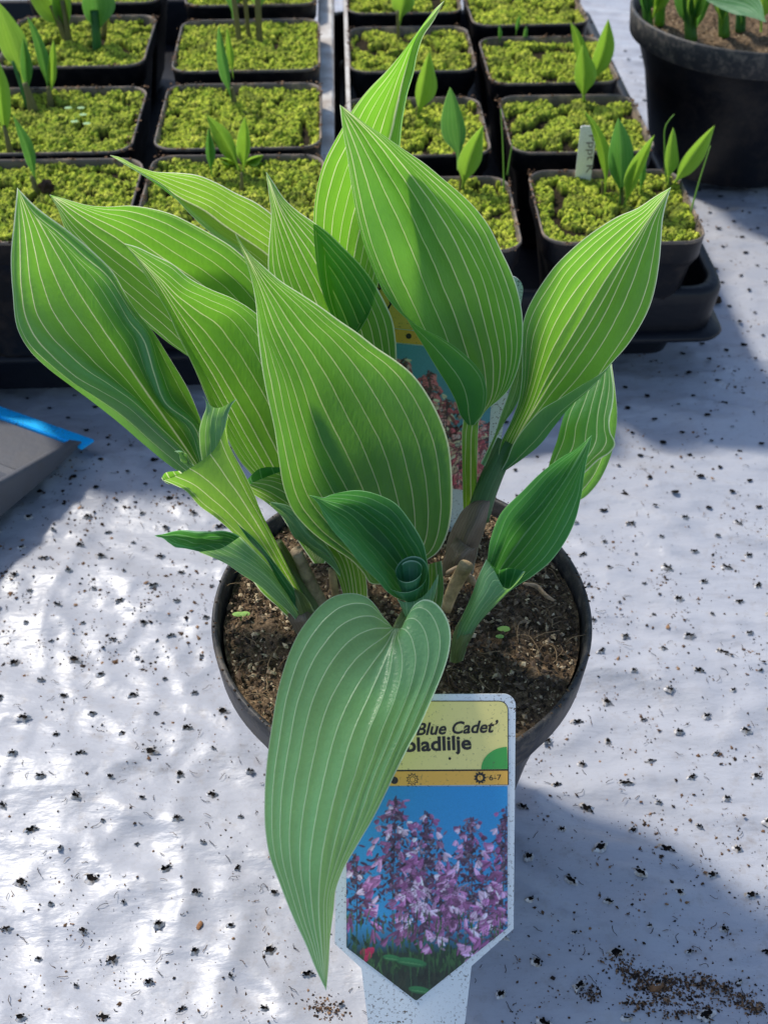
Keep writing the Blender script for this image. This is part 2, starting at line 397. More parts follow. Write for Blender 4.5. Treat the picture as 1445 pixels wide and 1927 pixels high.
# ------------------------------------------------------------------ ground
CREASE = [((1080, 885), (1460, 1065), 0.0030, 0.006), ((940, 1590), (1460, 1650), 0.0020, 0.005), ((980, 1862), (1460, 1908), 0.0034, 0.005), ((1090, 735), (1460, 790), 0.0022, 0.006),
          ((1120, 1180), (1460, 1240), 0.0020, 0.005), ((1130, 960), (1460, 985), 0.0018, 0.005), ((160, 930), (40, 1290), 0.0026, 0.005), ((300, 1180), (480, 1440), 0.0024, 0.006), ((20, 1420), (330, 1400), 0.0018, 0.004),
          ((360, 1400), (290, 1940), 0.0024, 0.007), ((20, 1700), (260, 1660), 0.0018, 0.005), ((450, 1560), (420, 1940), 0.0020, 0.006), ((1000, 1420), (1460, 1470), 0.0020, 0.006), ((1290, 480), (1460, 560), 0.0022, 0.008)]
CREASE = [(on_z(*a, 0)[:2], on_z(*b, 0)[:2], h, wd) for a, b, h, wd in CREASE]
def creases(x, y):
    t_ = 0.0
    for a, b, h, wd in CREASE:
        ab = b - a; L2 = ab @ ab; f = np.clip(((x - a[0]) * ab[0] + (y - a[1]) * ab[1]) / L2, 0, 1)
        wob = 0.004 * np.sin(f * 9 + a[0] * 40)
        nx, ny = -ab[1] / math.sqrt(L2), ab[0] / math.sqrt(L2)
        d = np.hypot(x - a[0] - f * ab[0] - nx * wob, y - a[1] - f * ab[1] - ny * wob)
        t_ = t_ + h * np.exp(-np.abs(d) / wd * 1.3) * np.sin(np.pi * np.clip(f * 0.9 + 0.05, 0, 1))
    return t_
def ground_h(x, y):
    a = math.radians(-17); u = x * math.cos(a) + y * math.sin(a); v = -x * math.sin(a) + y * math.cos(a)
    wv = fbm(u * 4, v * 15, 1, 3) * 0.0046
    rid = (1 - np.abs(fbm(u * 7, v * 24, 11, 3)) * 2.2); rid = np.clip(rid, 0, 1) ** 3 * 0.0034
    rid2 = (1 - np.abs(fbm(x * 20 + y * 9, y * 13 - x * 8, 21, 3)) * 2.4); rid2 = np.clip(rid2, 0, 1) ** 5 * 0.0013
    cr = fbm(x * 70, y * 70, 31, 3) * 0.0007
    left = np.clip((0.02 - x) / 0.15, 0, 1)
    return creases(x, y) + wv * 1.25 + rid * (0.5 + 0.5 * (1 - left)) + rid2 * (0.35 + left) + cr * (0.25 + 0.8 * left) - 0.0095
xs = np.concatenate([np.linspace(-3, -0.62, 12)[:-1], np.linspace(-0.62, 0.62, 400), np.linspace(0.62, 3, 12)[1:]])
ys = np.concatenate([np.linspace(-1.2, -0.26, 8)[:-1], np.linspace(-0.26, 1.25, 430), np.linspace(1.25, 4, 12)[1:]])
X, Y = np.meshgrid(xs, ys)
Z = np.minimum(ground_h(X, Y), -0.0004)
gme = fast_mesh('ground_sheet', np.stack([X, Y, Z], -1).reshape(-1, 3), grid_faces(len(ys), len(xs)))
ground = obj('ground_sheet', gme, FILM); tag(ground, 'white wrinkled plastic ground film with rows of punched holes and scattered soil', 'ground sheet', kind='structure')
def gz(x, y): return float(min(ground_h(np.array(x), np.array(y)), -0.0004))

# punched holes: a slanted lattice; each a torn little opening showing dark soil
def hole_mesh(k):
    r = random.Random(k); n = 14; V = []; F = []; mi = []
    rad = [0.0021 * r.uniform(0.75, 1.1) * (1 + 0.22 * math.sin(2 * math.pi * i / n * 2 + r.random() * 6)) for i in range(n)]
    V.append((0, 0, 0.0001))
    for i in range(n):
        a = 2 * math.pi * i / n; V.append((rad[i] * 1.15 * math.cos(a), rad[i] * 0.9 * math.sin(a), 0.0003))
    for i in range(n): F.append([0, 1 + i, 1 + (i + 1) % n]); mi.append(0)
    b = len(V)                                           # torn flaps
    for i in range(n):
        a = 2 * math.pi * i / n; q = r.random()
        V.append((rad[i] * 1.02 * math.cos(a), rad[i] * 0.8 * math.sin(a), 0.0004 + 0.0010 * q * q))
    for i in range(n):
        a = 2 * math.pi * i / n; V.append((rad[i] * 1.75 * math.cos(a), rad[i] * 1.4 * math.sin(a), -0.0004))
    for i in range(n): F.append([b + i, b + (i + 1) % n, b + n + (i + 1) % n, b + n + i]); mi.append(1)
    for _ in range(5):                                   # soil grains at the lip
        a = r.uniform(0, 6.28); rr = 0.002 * r.uniform(0.6, 1.4); s = r.uniform(0.0003, 0.0008); c = (rr * math.cos(a), rr * math.sin(a), 0.0007); j = len(V)
        V += [(c[0] + s * v[0], c[1] + s * v[1], c[2] + s * v[2]) for v in _oct.tolist()]
        for f in _octf.tolist(): F.append([j + q for q in f]); mi.append(0)
    me = mesh('hole', V, F, smooth=False); me.materials.append(HOLE); me.materials.append(FILMLIP)
    me.polygons.foreach_set('material_index', mi); return me
HM = [hole_mesh(k) for k in range(10)]
cand = []
for i in range(-30, 31):
    for j in range(-10, 95):
        x = i * 0.0306 + (0.0153 if j % 2 else 0) + random.gauss(0, 0.0009); y = -0.24 + j * 0.0122 + x * 0.05 + random.gauss(0, 0.001)
        r = np.array([x, y, 0]) - CAM; d = r @ FW; px = CX + FPX * (r @ RT) / d; py = CY - FPX * (r @ UP) / d
        if -60 < px < 1505 and -40 < py < 1990:
            if math.hypot(x - 0.006, y) < 0.056 or (y > 0.33 and x < 0.19): continue
            cand.append((d, x, y))
cand.sort()
def put_hole(x, y, me, parent):
    o = bpy.data.objects.new('hole', me); link(o, parent); o.location = (x, y, gz(x, y) + 0.0003)
    s = random.choice([0.4, 0.55, 0.65, 0.75, 0.85, 1.0]); o.scale = (s * random.uniform(0.9, 1.3), s * random.uniform(0.7, 1.0), 1); o.rotation_euler = (0, 0, random.uniform(-0.6, 0.6)); return o
for d, x, y in cand[:300]: put_hole(x, y, random.choice(HM), ground)
V = []; F = []
for d, x, y in cand[300:]:
    n = 9; b = len(V); z = gz(x, y) + 0.0006; s = random.uniform(0.5, 1.1)
    V.append((x, y, z)); V += [(x + 0.0022 * s * random.uniform(.6, 1.3) * math.cos(6.283 * k / n), y + 0.0016 * s * random.uniform(.6, 1.3) * math.sin(6.283 * k / n), z + random.uniform(0, 0.0006)) for k in range(n)]
    F += [[b, b + 1 + k, b + 1 + (k + 1) % n] for k in range(n)]
if V:
    o = obj('far_holes', mesh('far_holes', V, F, False), HOLE, ground); o['kind'] = 'stuff'

# soil crumbs strewn over the film
BR = np.array([[0.035, 0.022, 0.015], [0.06, 0.036, 0.022], [0.10, 0.055, 0.03], [0.02, 0.014, 0.011], [0.17, 0.10, 0.055]])
def scatter_px(n, x0, x1, y0, y1, s0, s1, cluster=0.0, k=12):
    P = []; cs = [(rng.uniform(x0, x1), rng.uniform(y0, y1)) for _ in range(k)]
    for _ in range(n):
        if rng.random() < cluster:
            c = cs[rng.integers(k)]; px, py = rng.normal(c[0], (x1 - x0) * 0.03), rng.normal(c[1], (y1 - y0) * 0.02)
        else: px, py = rng.uniform(x0, x1), rng.uniform(y0, y1)
        q = on_z(px, py, 0); 
        if math.hypot(q[0] - 0.006, q[1]) < 0.055: continue
        P.append((q[0], q[1], gz(q[0], q[1]), rng.uniform(s0, s1) ** 1.0 * (0.4 + rng.random() ** 3 * 1.2)))
    return P
P = []
P += scatter_px(1300, -20, 1460, 760, 1940, 0.00015, 0.0005, 0.3, 60)
P += scatter_px(1500, -20, 480, 760, 1250, 0.0003, 0.0011, 0.45, 40)
P += scatter_px(700, -20, 620, 1250, 1940, 0.0002, 0.0007, 0.35, 30)
P += scatter_px(1100, 1050, 1460, 640, 1300, 0.0003, 0.0008, 0.5, 45)
P += scatter_px(900, 960, 1460, 1300, 1940, 0.0003, 0.0008, 0.5, 40)
P += scatter_px(260, 1290, 1460, 330, 700, 0.0003, 0.0009, 0.4, 20)
for px0, py0, px1, py1, n, sp in ((1170, 1805, 1260, 1850, 430, 14), (1240, 1835, 1345, 1845, 430, 14), (1345, 1840, 1440, 1895, 330, 11), (1180, 1880, 1340, 1885, 430, 14), (1090, 1850, 1125, 1860, 90, 12), (590, 1870, 640, 1885, 130, 14), (1150, 1790, 1200, 1810, 60, 12)):
    for _ in range(n):
        f = rng.random(); q = on_z(px0 + (px1 - px0) * f + rng.normal(0, sp), py0 + (py1 - py0) * f + rng.normal(0, sp * 0.8), 0)
        P.append((q[0], q[1], gz(q[0], q[1]), rng.uniform(0.0002, 0.0007)))
P = np.array(P)
cols = BR[rng.integers(0, 5, len(P))] * rng.uniform(0.8, 2.0, (len(P), 1))
o = crumbs('soil_crumbs', P[:, :3] + np.array([0, 0, 0.0002]), P[:, 3], cols, CRUMB, None, 0.55, 1.25)
tag(o, 'dark brown soil crumbs strewn over the white film', 'soil', kind='stuff')
fp = np.array(scatter_px(420, -20, 1460, 780, 1940, 1, 1))[:, :3]
o = fibres('soil_fibres', fp + np.array([0, 0, 0.0006]), rng.uniform(0.002, 0.006, len(fp)), BR[rng.integers(0, 5, len(fp))], CRUMB, None, 0.00016)
tag(o, 'short brown root fibres scattered over the white film', 'fibres', kind='stuff')

def lump(name, px, py, size, mat, label, cat, flat=0.7, rz=0.0, sx=1.0, z=0.0):
    bm = bmesh.new(); bmesh.ops.create_icosphere(bm, subdivisions=3, radius=1.0)
    off = px * 0.37 + py
    for v in bm.verts:
        n = 1 + 0.45 * float(fbm(v.co.x * 1.7 + off, v.co.y * 1.7 + v.co.z * 1.3, 5, 3))
        v.co = Vector((v.co.x * sx, v.co.y, v.co.z * flat)) * n * size
    me = bpy.data.meshes.new(name); bm.to_mesh(me); bm.free()
    me.polygons.foreach_set('use_smooth', [True] * len(me.polygons))
    o = obj(name, me, mat); q = on_z(px, py, z); o.location = (q[0], q[1], gz(q[0], q[1]) + size * flat * 0.75); o.rotation_euler = (0, 0, rz); tag(o, label, cat); return o
CLOD = plain('soil_clod', (0.06, 0.04, 0.028), 0.95, 0.1, 0.5, 400, 0.8)
BARK = plain('bark_chip', (0.30, 0.15, 0.07), 0.8, 0.2, 0.4, 300, 0.4)
lump('soil_clod', 1349, 549, 0.0038, CLOD, 'round brown soil clod beside the tray corner', 'soil clod', 0.9)
lump('bark_chip', 1240, 1842, 0.0017, BARK, 'orange brown bark chip lying in the dirt streak', 'bark chip', 0.35, 0.5, 1.9)
lump('bark_chip', 372, 1722, 0.0011, BARK, 'small brown bark chip lying on clean film', 'bark chip', 0.4, 1.2, 1.8)

# ------------------------------------------------------------------ main round pot
PX, PY, RZ = 0.0065, 0.0, 0.120
pot = empty('plant_pot', (PX, 0.0052, 0), 'round black plastic pot holding the large striped hosta', 'plant pot')
lathe('pot_wall', [(0.0430, 0.0), (0.0445, 0.001), (0.0540, 0.060), (0.0635, 0.103), (0.0665, 0.1055), (0.0678, 0.1065)], POT, pot)
lathe('rim', [(0.0676, 0.1062), (0.0688, 0.1068), (0.0700, 0.1190), (0.0696, 0.1204), (0.0684, 0.1206), (0.0676, 0.1196), (0.0660, 0.100), (0.0640, 0.095)], RIM, pot)
pot.scale = (1.0, 1.075, 1.0)                       # squeezed a little out of round
def soil_disc(name, R, z, mat, parent, nr=70, na=200, amp=0.0035, dome=0.003):
    V = []; 
    rr = np.linspace(0.0005, R, nr)[:, None]; aa = np.linspace(0, 2 * np.pi, na, endpoint=False)[None, :]
    x = rr * np.cos(aa); y = rr * np.sin(aa)
    zz = z + dome * (1 - (rr / R) ** 2) + amp * (fbm(x * 45, y * 45, 41, 3) * 0.9 + np.abs(fbm(x * 200, y * 200, 51, 3)) * 0.7)
    me = fast_mesh(name, np.stack([x, y, zz + 0 * x], -1).reshape(-1, 3), grid_faces(nr, na, True))
    return obj(name, me, mat, parent)
soil_disc('soil', 0.0660, 0.1130, SOIL, pot)
def soil_bits(parent, R, z, n, dz=0.004, nf=160):
    a = rng.uniform(0, 6.283, n); r = R * np.sqrt(rng.random(n)); P = np.stack([r * np.cos(a), r * np.sin(a), z + dz * (1 - (r / R) ** 2) * 0.7 + rng.uniform(0, 0.0022, n)], -1)
    pal = np.array([[0.05, 0.035, 0.025], [0.10, 0.07, 0.046], [0.18, 0.13, 0.085], [0.03, 0.022, 0.016], [0.42, 0.33, 0.21], [0.08, 0.055, 0.038]])
    crumbs('soil_grains', P, 0.00025 + 0.0009 * rng.random(n) ** 2, pal[rng.integers(0, 6, n)] * rng.uniform(0.8, 1.7, (n, 1)), CRUMB, parent, 0.8, 1.4)
    a = rng.uniform(0, 6.283, nf); r = R * 0.95 * np.sqrt(rng.random(nf)); P = np.stack([r * np.cos(a), r * np.sin(a), np.full(nf, z + dz * 0.6 + 0.001)], -1)
    fibres('soil_fibres', P, rng.uniform(0.004, 0.014, nf), np.array([[0.30, 0.21, 0.12], [0.2, 0.13, 0.07], [0.12, 0.07, 0.04]])[rng.integers(0, 3, nf)], CRUMB, parent, 0.00020)
soil_bits(pot, 0.0650, 0.1137, 9000, nf=320)
# crumbs and roots lodged on the rim
a = rng.uniform(0, 6.283, 160); P = np.stack([0.069 * np.cos(a), 0.069 * np.sin(a), np.full(160, 0.1206)], -1) + rng.normal(0, 0.0006, (160, 3)) * np.array([1, 1, 0.3])
crumbs('rim_dirt', P, rng.uniform(0.0002, 0.0007, 160), BR[rng.integers(0, 5, 160)], CRUMB, pot)

# ------------------------------------------------------------------ the hosta
hosta = empty('hosta_plant', (0, 0, 0), 'large striped hosta with broad blue green leaves growing in the round pot', 'plant')
S = lambda *a, **k: surface(a[0], a[1], a[2], a[3], a[4], hosta, **k)

# front drooping heart-shaped leaf
S('leaf', [
 (-1, [(738,1181),(732,1173),(721,1161),(707,1141),(693,1126),(674,1118),(651,1117),(627,1123),(602,1141),(582,1164),(566,1186),(549,1219),(535,1258),(521,1310),(512,1363),(505,1410),(498,1499),(499,1562),(507,1612),(526,1662),(550,1720),(575,1774),(596,1828),(614,1865)], 0.004),
 (0, [(745,1182),(735,1215),(715,1265),(690,1320),(660,1390),(640,1460),(620,1540),(605,1620),(600,1700),(606,1790),(614,1865)], 0.0),
 (1, [(756,1182),(765,1175),(770,1152),(782,1136),(798,1128),(815,1132),(831,1147),(844,1172),(848,1197),(845,1225),(837,1255),(823,1291),(806,1330),(790,1366),(770,1402),(751,1440),(729,1487),(700,1546),(671,1596),(646,1637),(632,1674),(629,1708),(623,1762),(619,1820),(614,1865)], 0.004),
 ], 0.390, 0.362, LEAFF, bow=-0.012, N=110, NU=91, nv=6, label='heart-shaped leaf drooping over the front tag')
tube('petiole', [at(768,1150,0.405), at(755,1172,0.397), at(745,1186,0.392)], [0.0020, 0.0020, 0.0014], SHEATH, hosta, leafattr=True, n=8)

# big upright central leaf
S('leaf', [
 (-1, [(715,1100),(697,1098),(684,1079),(662,1055),(635,1036),(601,1012),(571,985),(553,963),(537,924),(527,869),(519,811),(505,741),(493,680),(484,624),(481,569),(472,517),(457,475),(443,439)], -0.006),
 (0, [(740,1085),(710,990),(665,880),(620,790),(575,690),(530,610),(485,520),(443,439)], 0.006),
 (1, [(760,1085),(805,1053),(821,1042),(839,1012),(849,969),(851,924),(849,878),(842,832),(830,796),(805,747),(775,707),(744,680),(706,652),(675,627),(639,602),(606,577),(565,550),(529,528),(495,500),(468,475),(443,439)], -0.004),
 ], 0.428, 0.375, LEAF, N=110, NU=101, nv=6)

S('leaf', [   # behind it
 (-1, [(700,920),(650,830),(590,740),(540,640),(515,560),(506,508),(505,486),(506,445),(509,403),(505,356),(501,323)], -0.006),
 (0, [(705,920),(690,800),(660,690),(620,580),(570,480),(530,400),(501,323)], 0.004),
 (1, [(710,920),(730,820),(742,740),(746,677),(744,633),(739,602),(725,569),(703,530),(675,494),(645,464),(617,436),(587,414),(559,395),(534,373),(515,345),(501,323)], -0.004),
 ], 0.452, 0.405, LEAF, N=90, NU=91, nv=6)

S('leaf', [   # left of the centre
 (-1, [(590,1060),(540,990),(468,891),(454,875),(435,844),(416,801),(394,759),(377,720),(349,659),(333,628),(316,592),(297,559),(272,517),(253,481),(235,458)], -0.006),
 (0, [(600,1060),(560,960),(510,870),(455,770),(400,680),(345,600),(290,520),(235,458)], 0.006),
 (0.82, [(610,1060),(605,950),(590,850),(555,740),(500,640),(450,585),(395,562),(350,540),(318,512),(285,490),(250,468),(235,458)], -0.002),
 (1, [(612,1060),(622,960),(612,850),(580,740),(530,640),(480,584),(441,562),(399,545),(358,523),(325,495),(291,479),(255,463),(235,458)], -0.009),
 ], 0.452, 0.402, LEAF, N=100, NU=91, nv=5.6)

S('leaf', [   # dark one behind, pointing far left
 (-1, [(590,900),(550,810),(480,760),(400,702),(352,670),(314,646),(282,620),(250,590),(200,540),(150,470),(122,425),(110,393),(94,366)], -0.007),
 (-0.35, [(592,900),(545,780),(480,700),(400,632),(320,566),(255,512),(190,462),(140,418),(94,366)], 0.004),
 (0, [(594,900),(545,760),(475,660),(395,580),(310,515),(230,455),(155,408),(94,366)], 0.006),
 (1, [(598,900),(572,800),(560,700),(540,600),(500,530),(463,487),(435,462),(394,437),(347,414),(334,408),(291,395),(247,388),(203,389),(163,385),(131,376),(94,366)], -0.006),
 ], 0.470, 0.428, LEAF, N=90, NU=81, nv=5.4)

S('leaf', [   # folded one with the long thin tip
 (-1, [(650,800),(630,700),(580,620),(520,540),(449,473),(410,448),(377,420),(355,398),(333,376),(305,351),(272,332),(236,310),(207,292)], -0.010),
 (0, [(650,800),(610,640),(560,540),(505,480),(455,445),(425,425),(385,395),(340,372),(290,338),(240,310),(207,292)], 0.006),
 (1, [(650,800),(640,640),(610,530),(560,450),(507,398),(480,379),(449,364),(410,343),(372,329),(333,325),(291,322),(255,310),(225,295),(207,292)], -0.008),
 ], 0.480, 0.450, LEAFY, N=90, NU=81, nv=6)

S('leaf', [   # far left leaf
 (-1, [(372,905),(332,884),(270,837),(221,793),(173,754),(131,722),(90,689),(59,657),(37,622),(25,550),(22,480),(27,420),(33,353)], (0,0.010,0.010,0.004,0,0,0,0)),
 (-0.86, [(374,900),(340,868),(280,817),(228,771),(180,738),(138,712),(98,680),(68,650),(46,615),(34,550),(32,480),(33,420),(33,353)], (0,0,-0.003,-0.003,-0.002,0,0,0)),
 (0, [(382,890),(320,800),(270,730),(215,650),(165,575),(120,500),(75,420),(33,353)], 0.006),
 (0.82, [(386,890),(376,800),(332,748),(309,694),(281,624),(256,594),(234,560),(207,520),(163,480),(117,440),(64,397),(33,353)], (0,-0.003,-0.003,-0.002,0,0,0,0)),
 (1, [(388,890),(382,800),(362,745),(338,700),(310,655),(288,622),(262,588),(241,556),(215,512),(171,469),(125,431),(70,390),(33,353)], (0,0.012,0.014,0.008,0.002,0,0,0)),
 ], 0.425, 0.398, LEAF, N=100, NU=101, nv=5.6)

S('leaf', [   # tall upper leaf whose lower margin curls forward
 (-1, [(893,800),(909,777),(915,752),(915,731),(909,708),(891,682),(865,659),(829,636),(794,618),(758,592),(727,559),(702,512),(686,468),(675,415),(666,360),(655,291),(644,235),(639,197)], (0,-0.016,-0.018,-0.012,-0.008,-0.004,-0.002,0)),
 (-0.72, [(880,800),(867,782),(858,754),(845,726),(819,685),(794,649),(773,618),(757,592),(738,560),(715,512),(699,468),(687,415),(676,360),(662,291),(647,235),(639,197)], (0,-0.006,-0.006,-0.004,-0.003,-0.002,-0.001,0)),
 (-0.4, [(886,800),(888,770),(878,730),(856,680),(828,610),(800,545),(770,470),(740,400),(705,320),(670,250),(639,197)], (0,0.004,0.006,0.005,0.003,0.002,0.001,0)),
 (0, [(890,800),(912,755),(912,700),(890,610),(850,500),(805,410),(750,322),(692,248),(639,197)], 0.006),
 (1, [(898,798),(914,773),(940,751),(957,733),(970,705),(978,675),(983,634),(983,603),(976,559),(968,531),(957,504),(940,471),(921,435),(896,401),(863,365),(830,335),(794,305),(758,280),(725,257),(691,237),(661,213),(639,197)], -0.005),
 ], 0.428, 0.370, LEAF, N=110, NU=111, nv=6.2)
S('petiole', [(-1, [(872,985),(871,950),(870,870),(870,800),(874,780)], -0.001), (-0.3, [(880,985),(880,950),(880,870),(882,815),(886,790)], (0.004,0.004,0.004,0.003,0)), (0.4, [(890,985),(892,950),(893,870),(893,812),(895,790)], (0.004,0.004,0.004,0.003,0)), (1, [(898,985),(898,950),(898,870),(899,815),(902,785)], -0.001)],
  0.450, 0.426, LEAFY, N=40, NU=25, nv=2, corr=0)

S('leaf', [   # tallest leaf at the back
 (-1, [(650,650),(610,560),(592,470),(588,411),(591,374),(597,340),(605,311),(624,270),(642,239),(663,205),(696,164),(725,133),(752,102),(777,71),(802,37),(823,12),(836,1)], -0.009),
 (0, [(652,650),(658,540),(675,442),(703,352),(732,257),(742,216),(763,133),(788,64),(814,30),(836,1)], 0.006),
 (1, [(656,650),(690,600),(715,520),(735,430),(745,350),(752,274),(756,241),(763,203),(769,172),(777,141),(784,100),(796,66),(815,39),(827,17),(836,1)], -0.012),
 ], 0.440, 0.392, LEAF, N=90, NU=81, nv=5.4)

S('leaf', [   # right leaf, right margin curling forward at the base
 (-1, [(935,885),(942,835),(960,795),(974,755),(980,715),(983,645),(984,620),(991,592),(1005,561),(1022,531),(1044,500),(1072,473),(1099,451),(1130,429),(1163,409),(1199,393),(1232,370),(1262,352)], -0.006),
 (0, [(942,882),(975,815),(1003,765),(1033,705),(1066,648),(1102,588),(1150,510),(1202,436),(1262,352)], 0.006),
 (0.5, [(945,885),(990,812),(1036,752),(1090,685),(1140,610),(1178,535),(1208,462),(1234,402),(1262,352)], 0.004),
 (0.8, [(943,891),(980,866),(1014,838),(1041,805),(1069,772),(1113,728),(1149,681),(1174,648),(1194,616),(1212,582),(1226,539),(1233,492),(1236,451),(1240,412),(1250,379),(1262,352)], (0,-0.004,-0.004,-0.002,0,0,0,0)),
 (1, [(939,891),(953,866),(964,838),(978,816),(997,794),(1019,772),(1055,750),(1097,725),(1133,703),(1153,680),(1178,650),(1199,620),(1218,584),(1232,539),(1239,492),(1242,451),(1246,412),(1254,379),(1262,352)], (0,-0.014,-0.015,-0.011,-0.004,-0.002,-0.001,0)),
 ], 0.440, 0.408, LEAF, N=110, NU=101, nv=6)
S('leaf_sheath', [(-1, [(904,872),(931,816),(942,783),(957,740),(968,702),(977,660)], 0.0), (0, [(908,875),(938,812),(955,775),(969,738),(976,700),(981,655)], 0.002), (1, [(912,878),(946,800),(967,768),(981,736),(983,695),(984,650)], -0.002)], 0.437, 0.424, LEAFG, N=40, NU=31, nv=3, corr=0.0001)
tube('stem_sheath', [at(955,832,0.440), at(932,880,0.441), at(912,930,0.443), at(898,975,0.446)], [0.0042, 0.0040, 0.0042, 0.0045], STEMG, hosta, leafattr=True, n=14)
S('leaf_sheath', [(-1, [(842,1070),(838,1040),(856,985),(872,958),(890,944)], 0.002), (-0.5, [(850,1073),(856,1030),(876,980),(892,950),(905,940)], -0.0045), (0.4, [(868,1076),(880,1030),(900,985),(912,955),(920,940)], -0.006), (1, [(884,1076),(897,1040),(912,995),(920,965),(925,938)], 0.002)], 0.446, 0.440, SHEATHP, N=40, NU=41, nv=6, corr=0.00015)
S('leaf_sheath', [(-1, [(830,1080),(834,1055),(846,1030),(858,1010)], 0.002), (0, [(852,1084),(862,1055),(876,1035),(884,1030)], -0.007), (1, [(890,1080),(894,1060),(898,1040),(900,1030)], 0.002)], 0.441, 0.437, SHEATHP, N=24, NU=31, nv=5.4, corr=0.00015)

S('leaf', [   # drooping half-hidden leaf behind the right one
 (-1, [(1010,960),(1060,948),(1097,937),(1113,921),(1133,891),(1148,858),(1156,816),(1159,783),(1158,741),(1152,700),(1145,640)], 0.010),
 (0, [(1005,950),(1030,885),(1046,825),(1062,778),(1085,735),(1112,690),(1140,640)], 0.0),
 (0.6, [(1010,955),(1062,895),(1098,850),(1108,800),(1120,750),(1133,700),(1142,640)], -0.004),
 (1, [(1012,955),(1060,930),(1100,891),(1124,866),(1149,849),(1156,838),(1147,815),(1145,795),(1151,764),(1154,728),(1151,700),(1145,640)], -0.007),
 ], 0.452, 0.455, LEAF, N=80, NU=61, nv=6)

S('leaf', [   # low right leaf
 (-1, [(893,1165),(905,1120),(917,1043),(921,1018),(928,993),(939,968),(961,941),(992,913),(1025,885),(1055,863),(1088,841),(1113,819)], -0.005),
 (0, [(895,1165),(915,1112),(945,1065),(985,1010),(1030,950),(1072,888),(1113,819)], 0.006),
 (1, [(898,1168),(940,1125),(975,1099),(992,1090),(1014,1074),(1041,1051),(1063,1024),(1077,996),(1088,963),(1094,935),(1097,905),(1102,877),(1109,847),(1113,819)], -0.004),
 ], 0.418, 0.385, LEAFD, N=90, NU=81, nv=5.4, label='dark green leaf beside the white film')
S('rolled_leaf', [(-1, [(848,1240),(852,1195),(868,1160),(885,1125),(901,1081),(915,1052)], 0.004), (-0.3, [(853,1242),(864,1195),(886,1150),(905,1112),(922,1080),(930,1074)], -0.003), (0.4, [(862,1241),(880,1190),(905,1150),(928,1122),(944,1104),(952,1108)], -0.004), (0.8, [(869,1237),(893,1183),(921,1146),(945,1120),(962,1107),(968,1099)], 0.0), (1, [(870,1235),(897,1180),(930,1142),(958,1112),(978,1090),(988,1075)], 0.004)], 0.418, 0.394, LEAFG, N=50, NU=51, nv=4, corr=0.0001)
S('rolled_leaf', [(-1, [(905,1120),(908,1085),(915,1053)], 0.002), (0, [(935,1125),(938,1095),(940,1072)], 0.005), (0.6, [(950,1120),(958,1092),(962,1069)], 0.004), (1, [(960,1112),(975,1090),(987,1075)], 0.0)], 0.404, 0.399, LEAFD, N=24, NU=31, nv=3, corr=0.0001)
S('leaf_sheath', [(-1, [(846,1245),(849,1210),(857,1181),(870,1160)], 0.002), (0, [(858,1248),(868,1215),(880,1190),(888,1178)], -0.005), (1, [(871,1243),(880,1212),(892,1190),(898,1172)], 0.002)], 0.417, 0.409, SHEATH, N=24, NU=25, nv=4)

# cupped small leaf with the rolled-up heart
S('leaf', [
 (-1, [(775,1140),(763,1132),(747,1126),(730,1114),(709,1093),(689,1074),(668,1052),(647,1025),(628,998),(612,971),(599,946),(590,938),(581,932)], -0.008),
 (0, [(788,1140),(768,1095),(736,1045),(694,1000),(655,965),(618,947),(581,932)], 0.006),
 (1, [(800,1140),(808,1095),(804,1060),(797,1025),(784,1000),(768,977),(747,954),(722,938),(697,927),(672,923),(647,925),(624,931),(608,938),(595,935),(581,932)], -0.002),
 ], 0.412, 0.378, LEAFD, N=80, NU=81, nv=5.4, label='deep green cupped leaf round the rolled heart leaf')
S('leaf_cup', [(-1, [(764,1180),(758,1150),(747,1127)], 0.0), (-0.4, [(770,1182),(766,1158),(764,1133)], -0.003), (0.1, [(777,1182),(780,1158),(783,1130)], -0.004), (0.6, [(786,1180),(800,1150),(806,1112)], -0.003), (1, [(794,1178),(816,1130),(825,1080)], 0.0)], 0.402, 0.396, LEAFG, N=30, NU=41, nv=3, corr=0.0001)
S('leaf_sheath', [(-1, [(798,1150),(802,1110),(806,1062)], 0.001), (0, [(815,1155),(822,1110),(820,1058)], -0.002), (1, [(830,1150),(835,1115),(831,1055)], 0.001)], 0.414, 0.410, LEAFY, N=24, NU=21, nv=2, corr=0)
# spiral heart leaf
V = []; TH = np.linspace(0.0, 3.6 * math.pi, 90); NZ = 16
c0 = at(773, 1122, 0.402); c1 = at(772, 1068, 0.399)
for k in range(NZ):
    f = k / (NZ - 1)
    for th in TH:
        g = th / TH[-1]; rr = (0.0032 + 0.0034 * g) * (0.45 + 0.55 * f ** 0.8) + 0.0022 * max(0.0, (g - 0.86) / 0.14) ** 2 * f
        a = -th + 2.6
        top = (0.0 - 0.0030 * g + 0.0036 * math.sin(a + 0.6) * g + 0.0022 * max(0.0, (g - 0.86) / 0.14)) * f
        cc = c0 + (c1 - c0) * f
        V.append(cc + np.array([rr * math.cos(a), rr * math.sin(a), top]))
me = fast_mesh('rolled_leaf', np.array(V), grid_faces(NZ, len(TH)))
attr(me, 'vc', np.tile(TH * 1.1, NZ)); attr(me, 'vw', np.full(len(V), 0.002)); attr(me, 'edge', np.repeat((1 - np.linspace(0, 1, NZ)) * 0.012, len(TH)))
obj('rolled_leaf', me, LEAFO, hosta)['label'] = 'tightly rolled dark heart leaf'

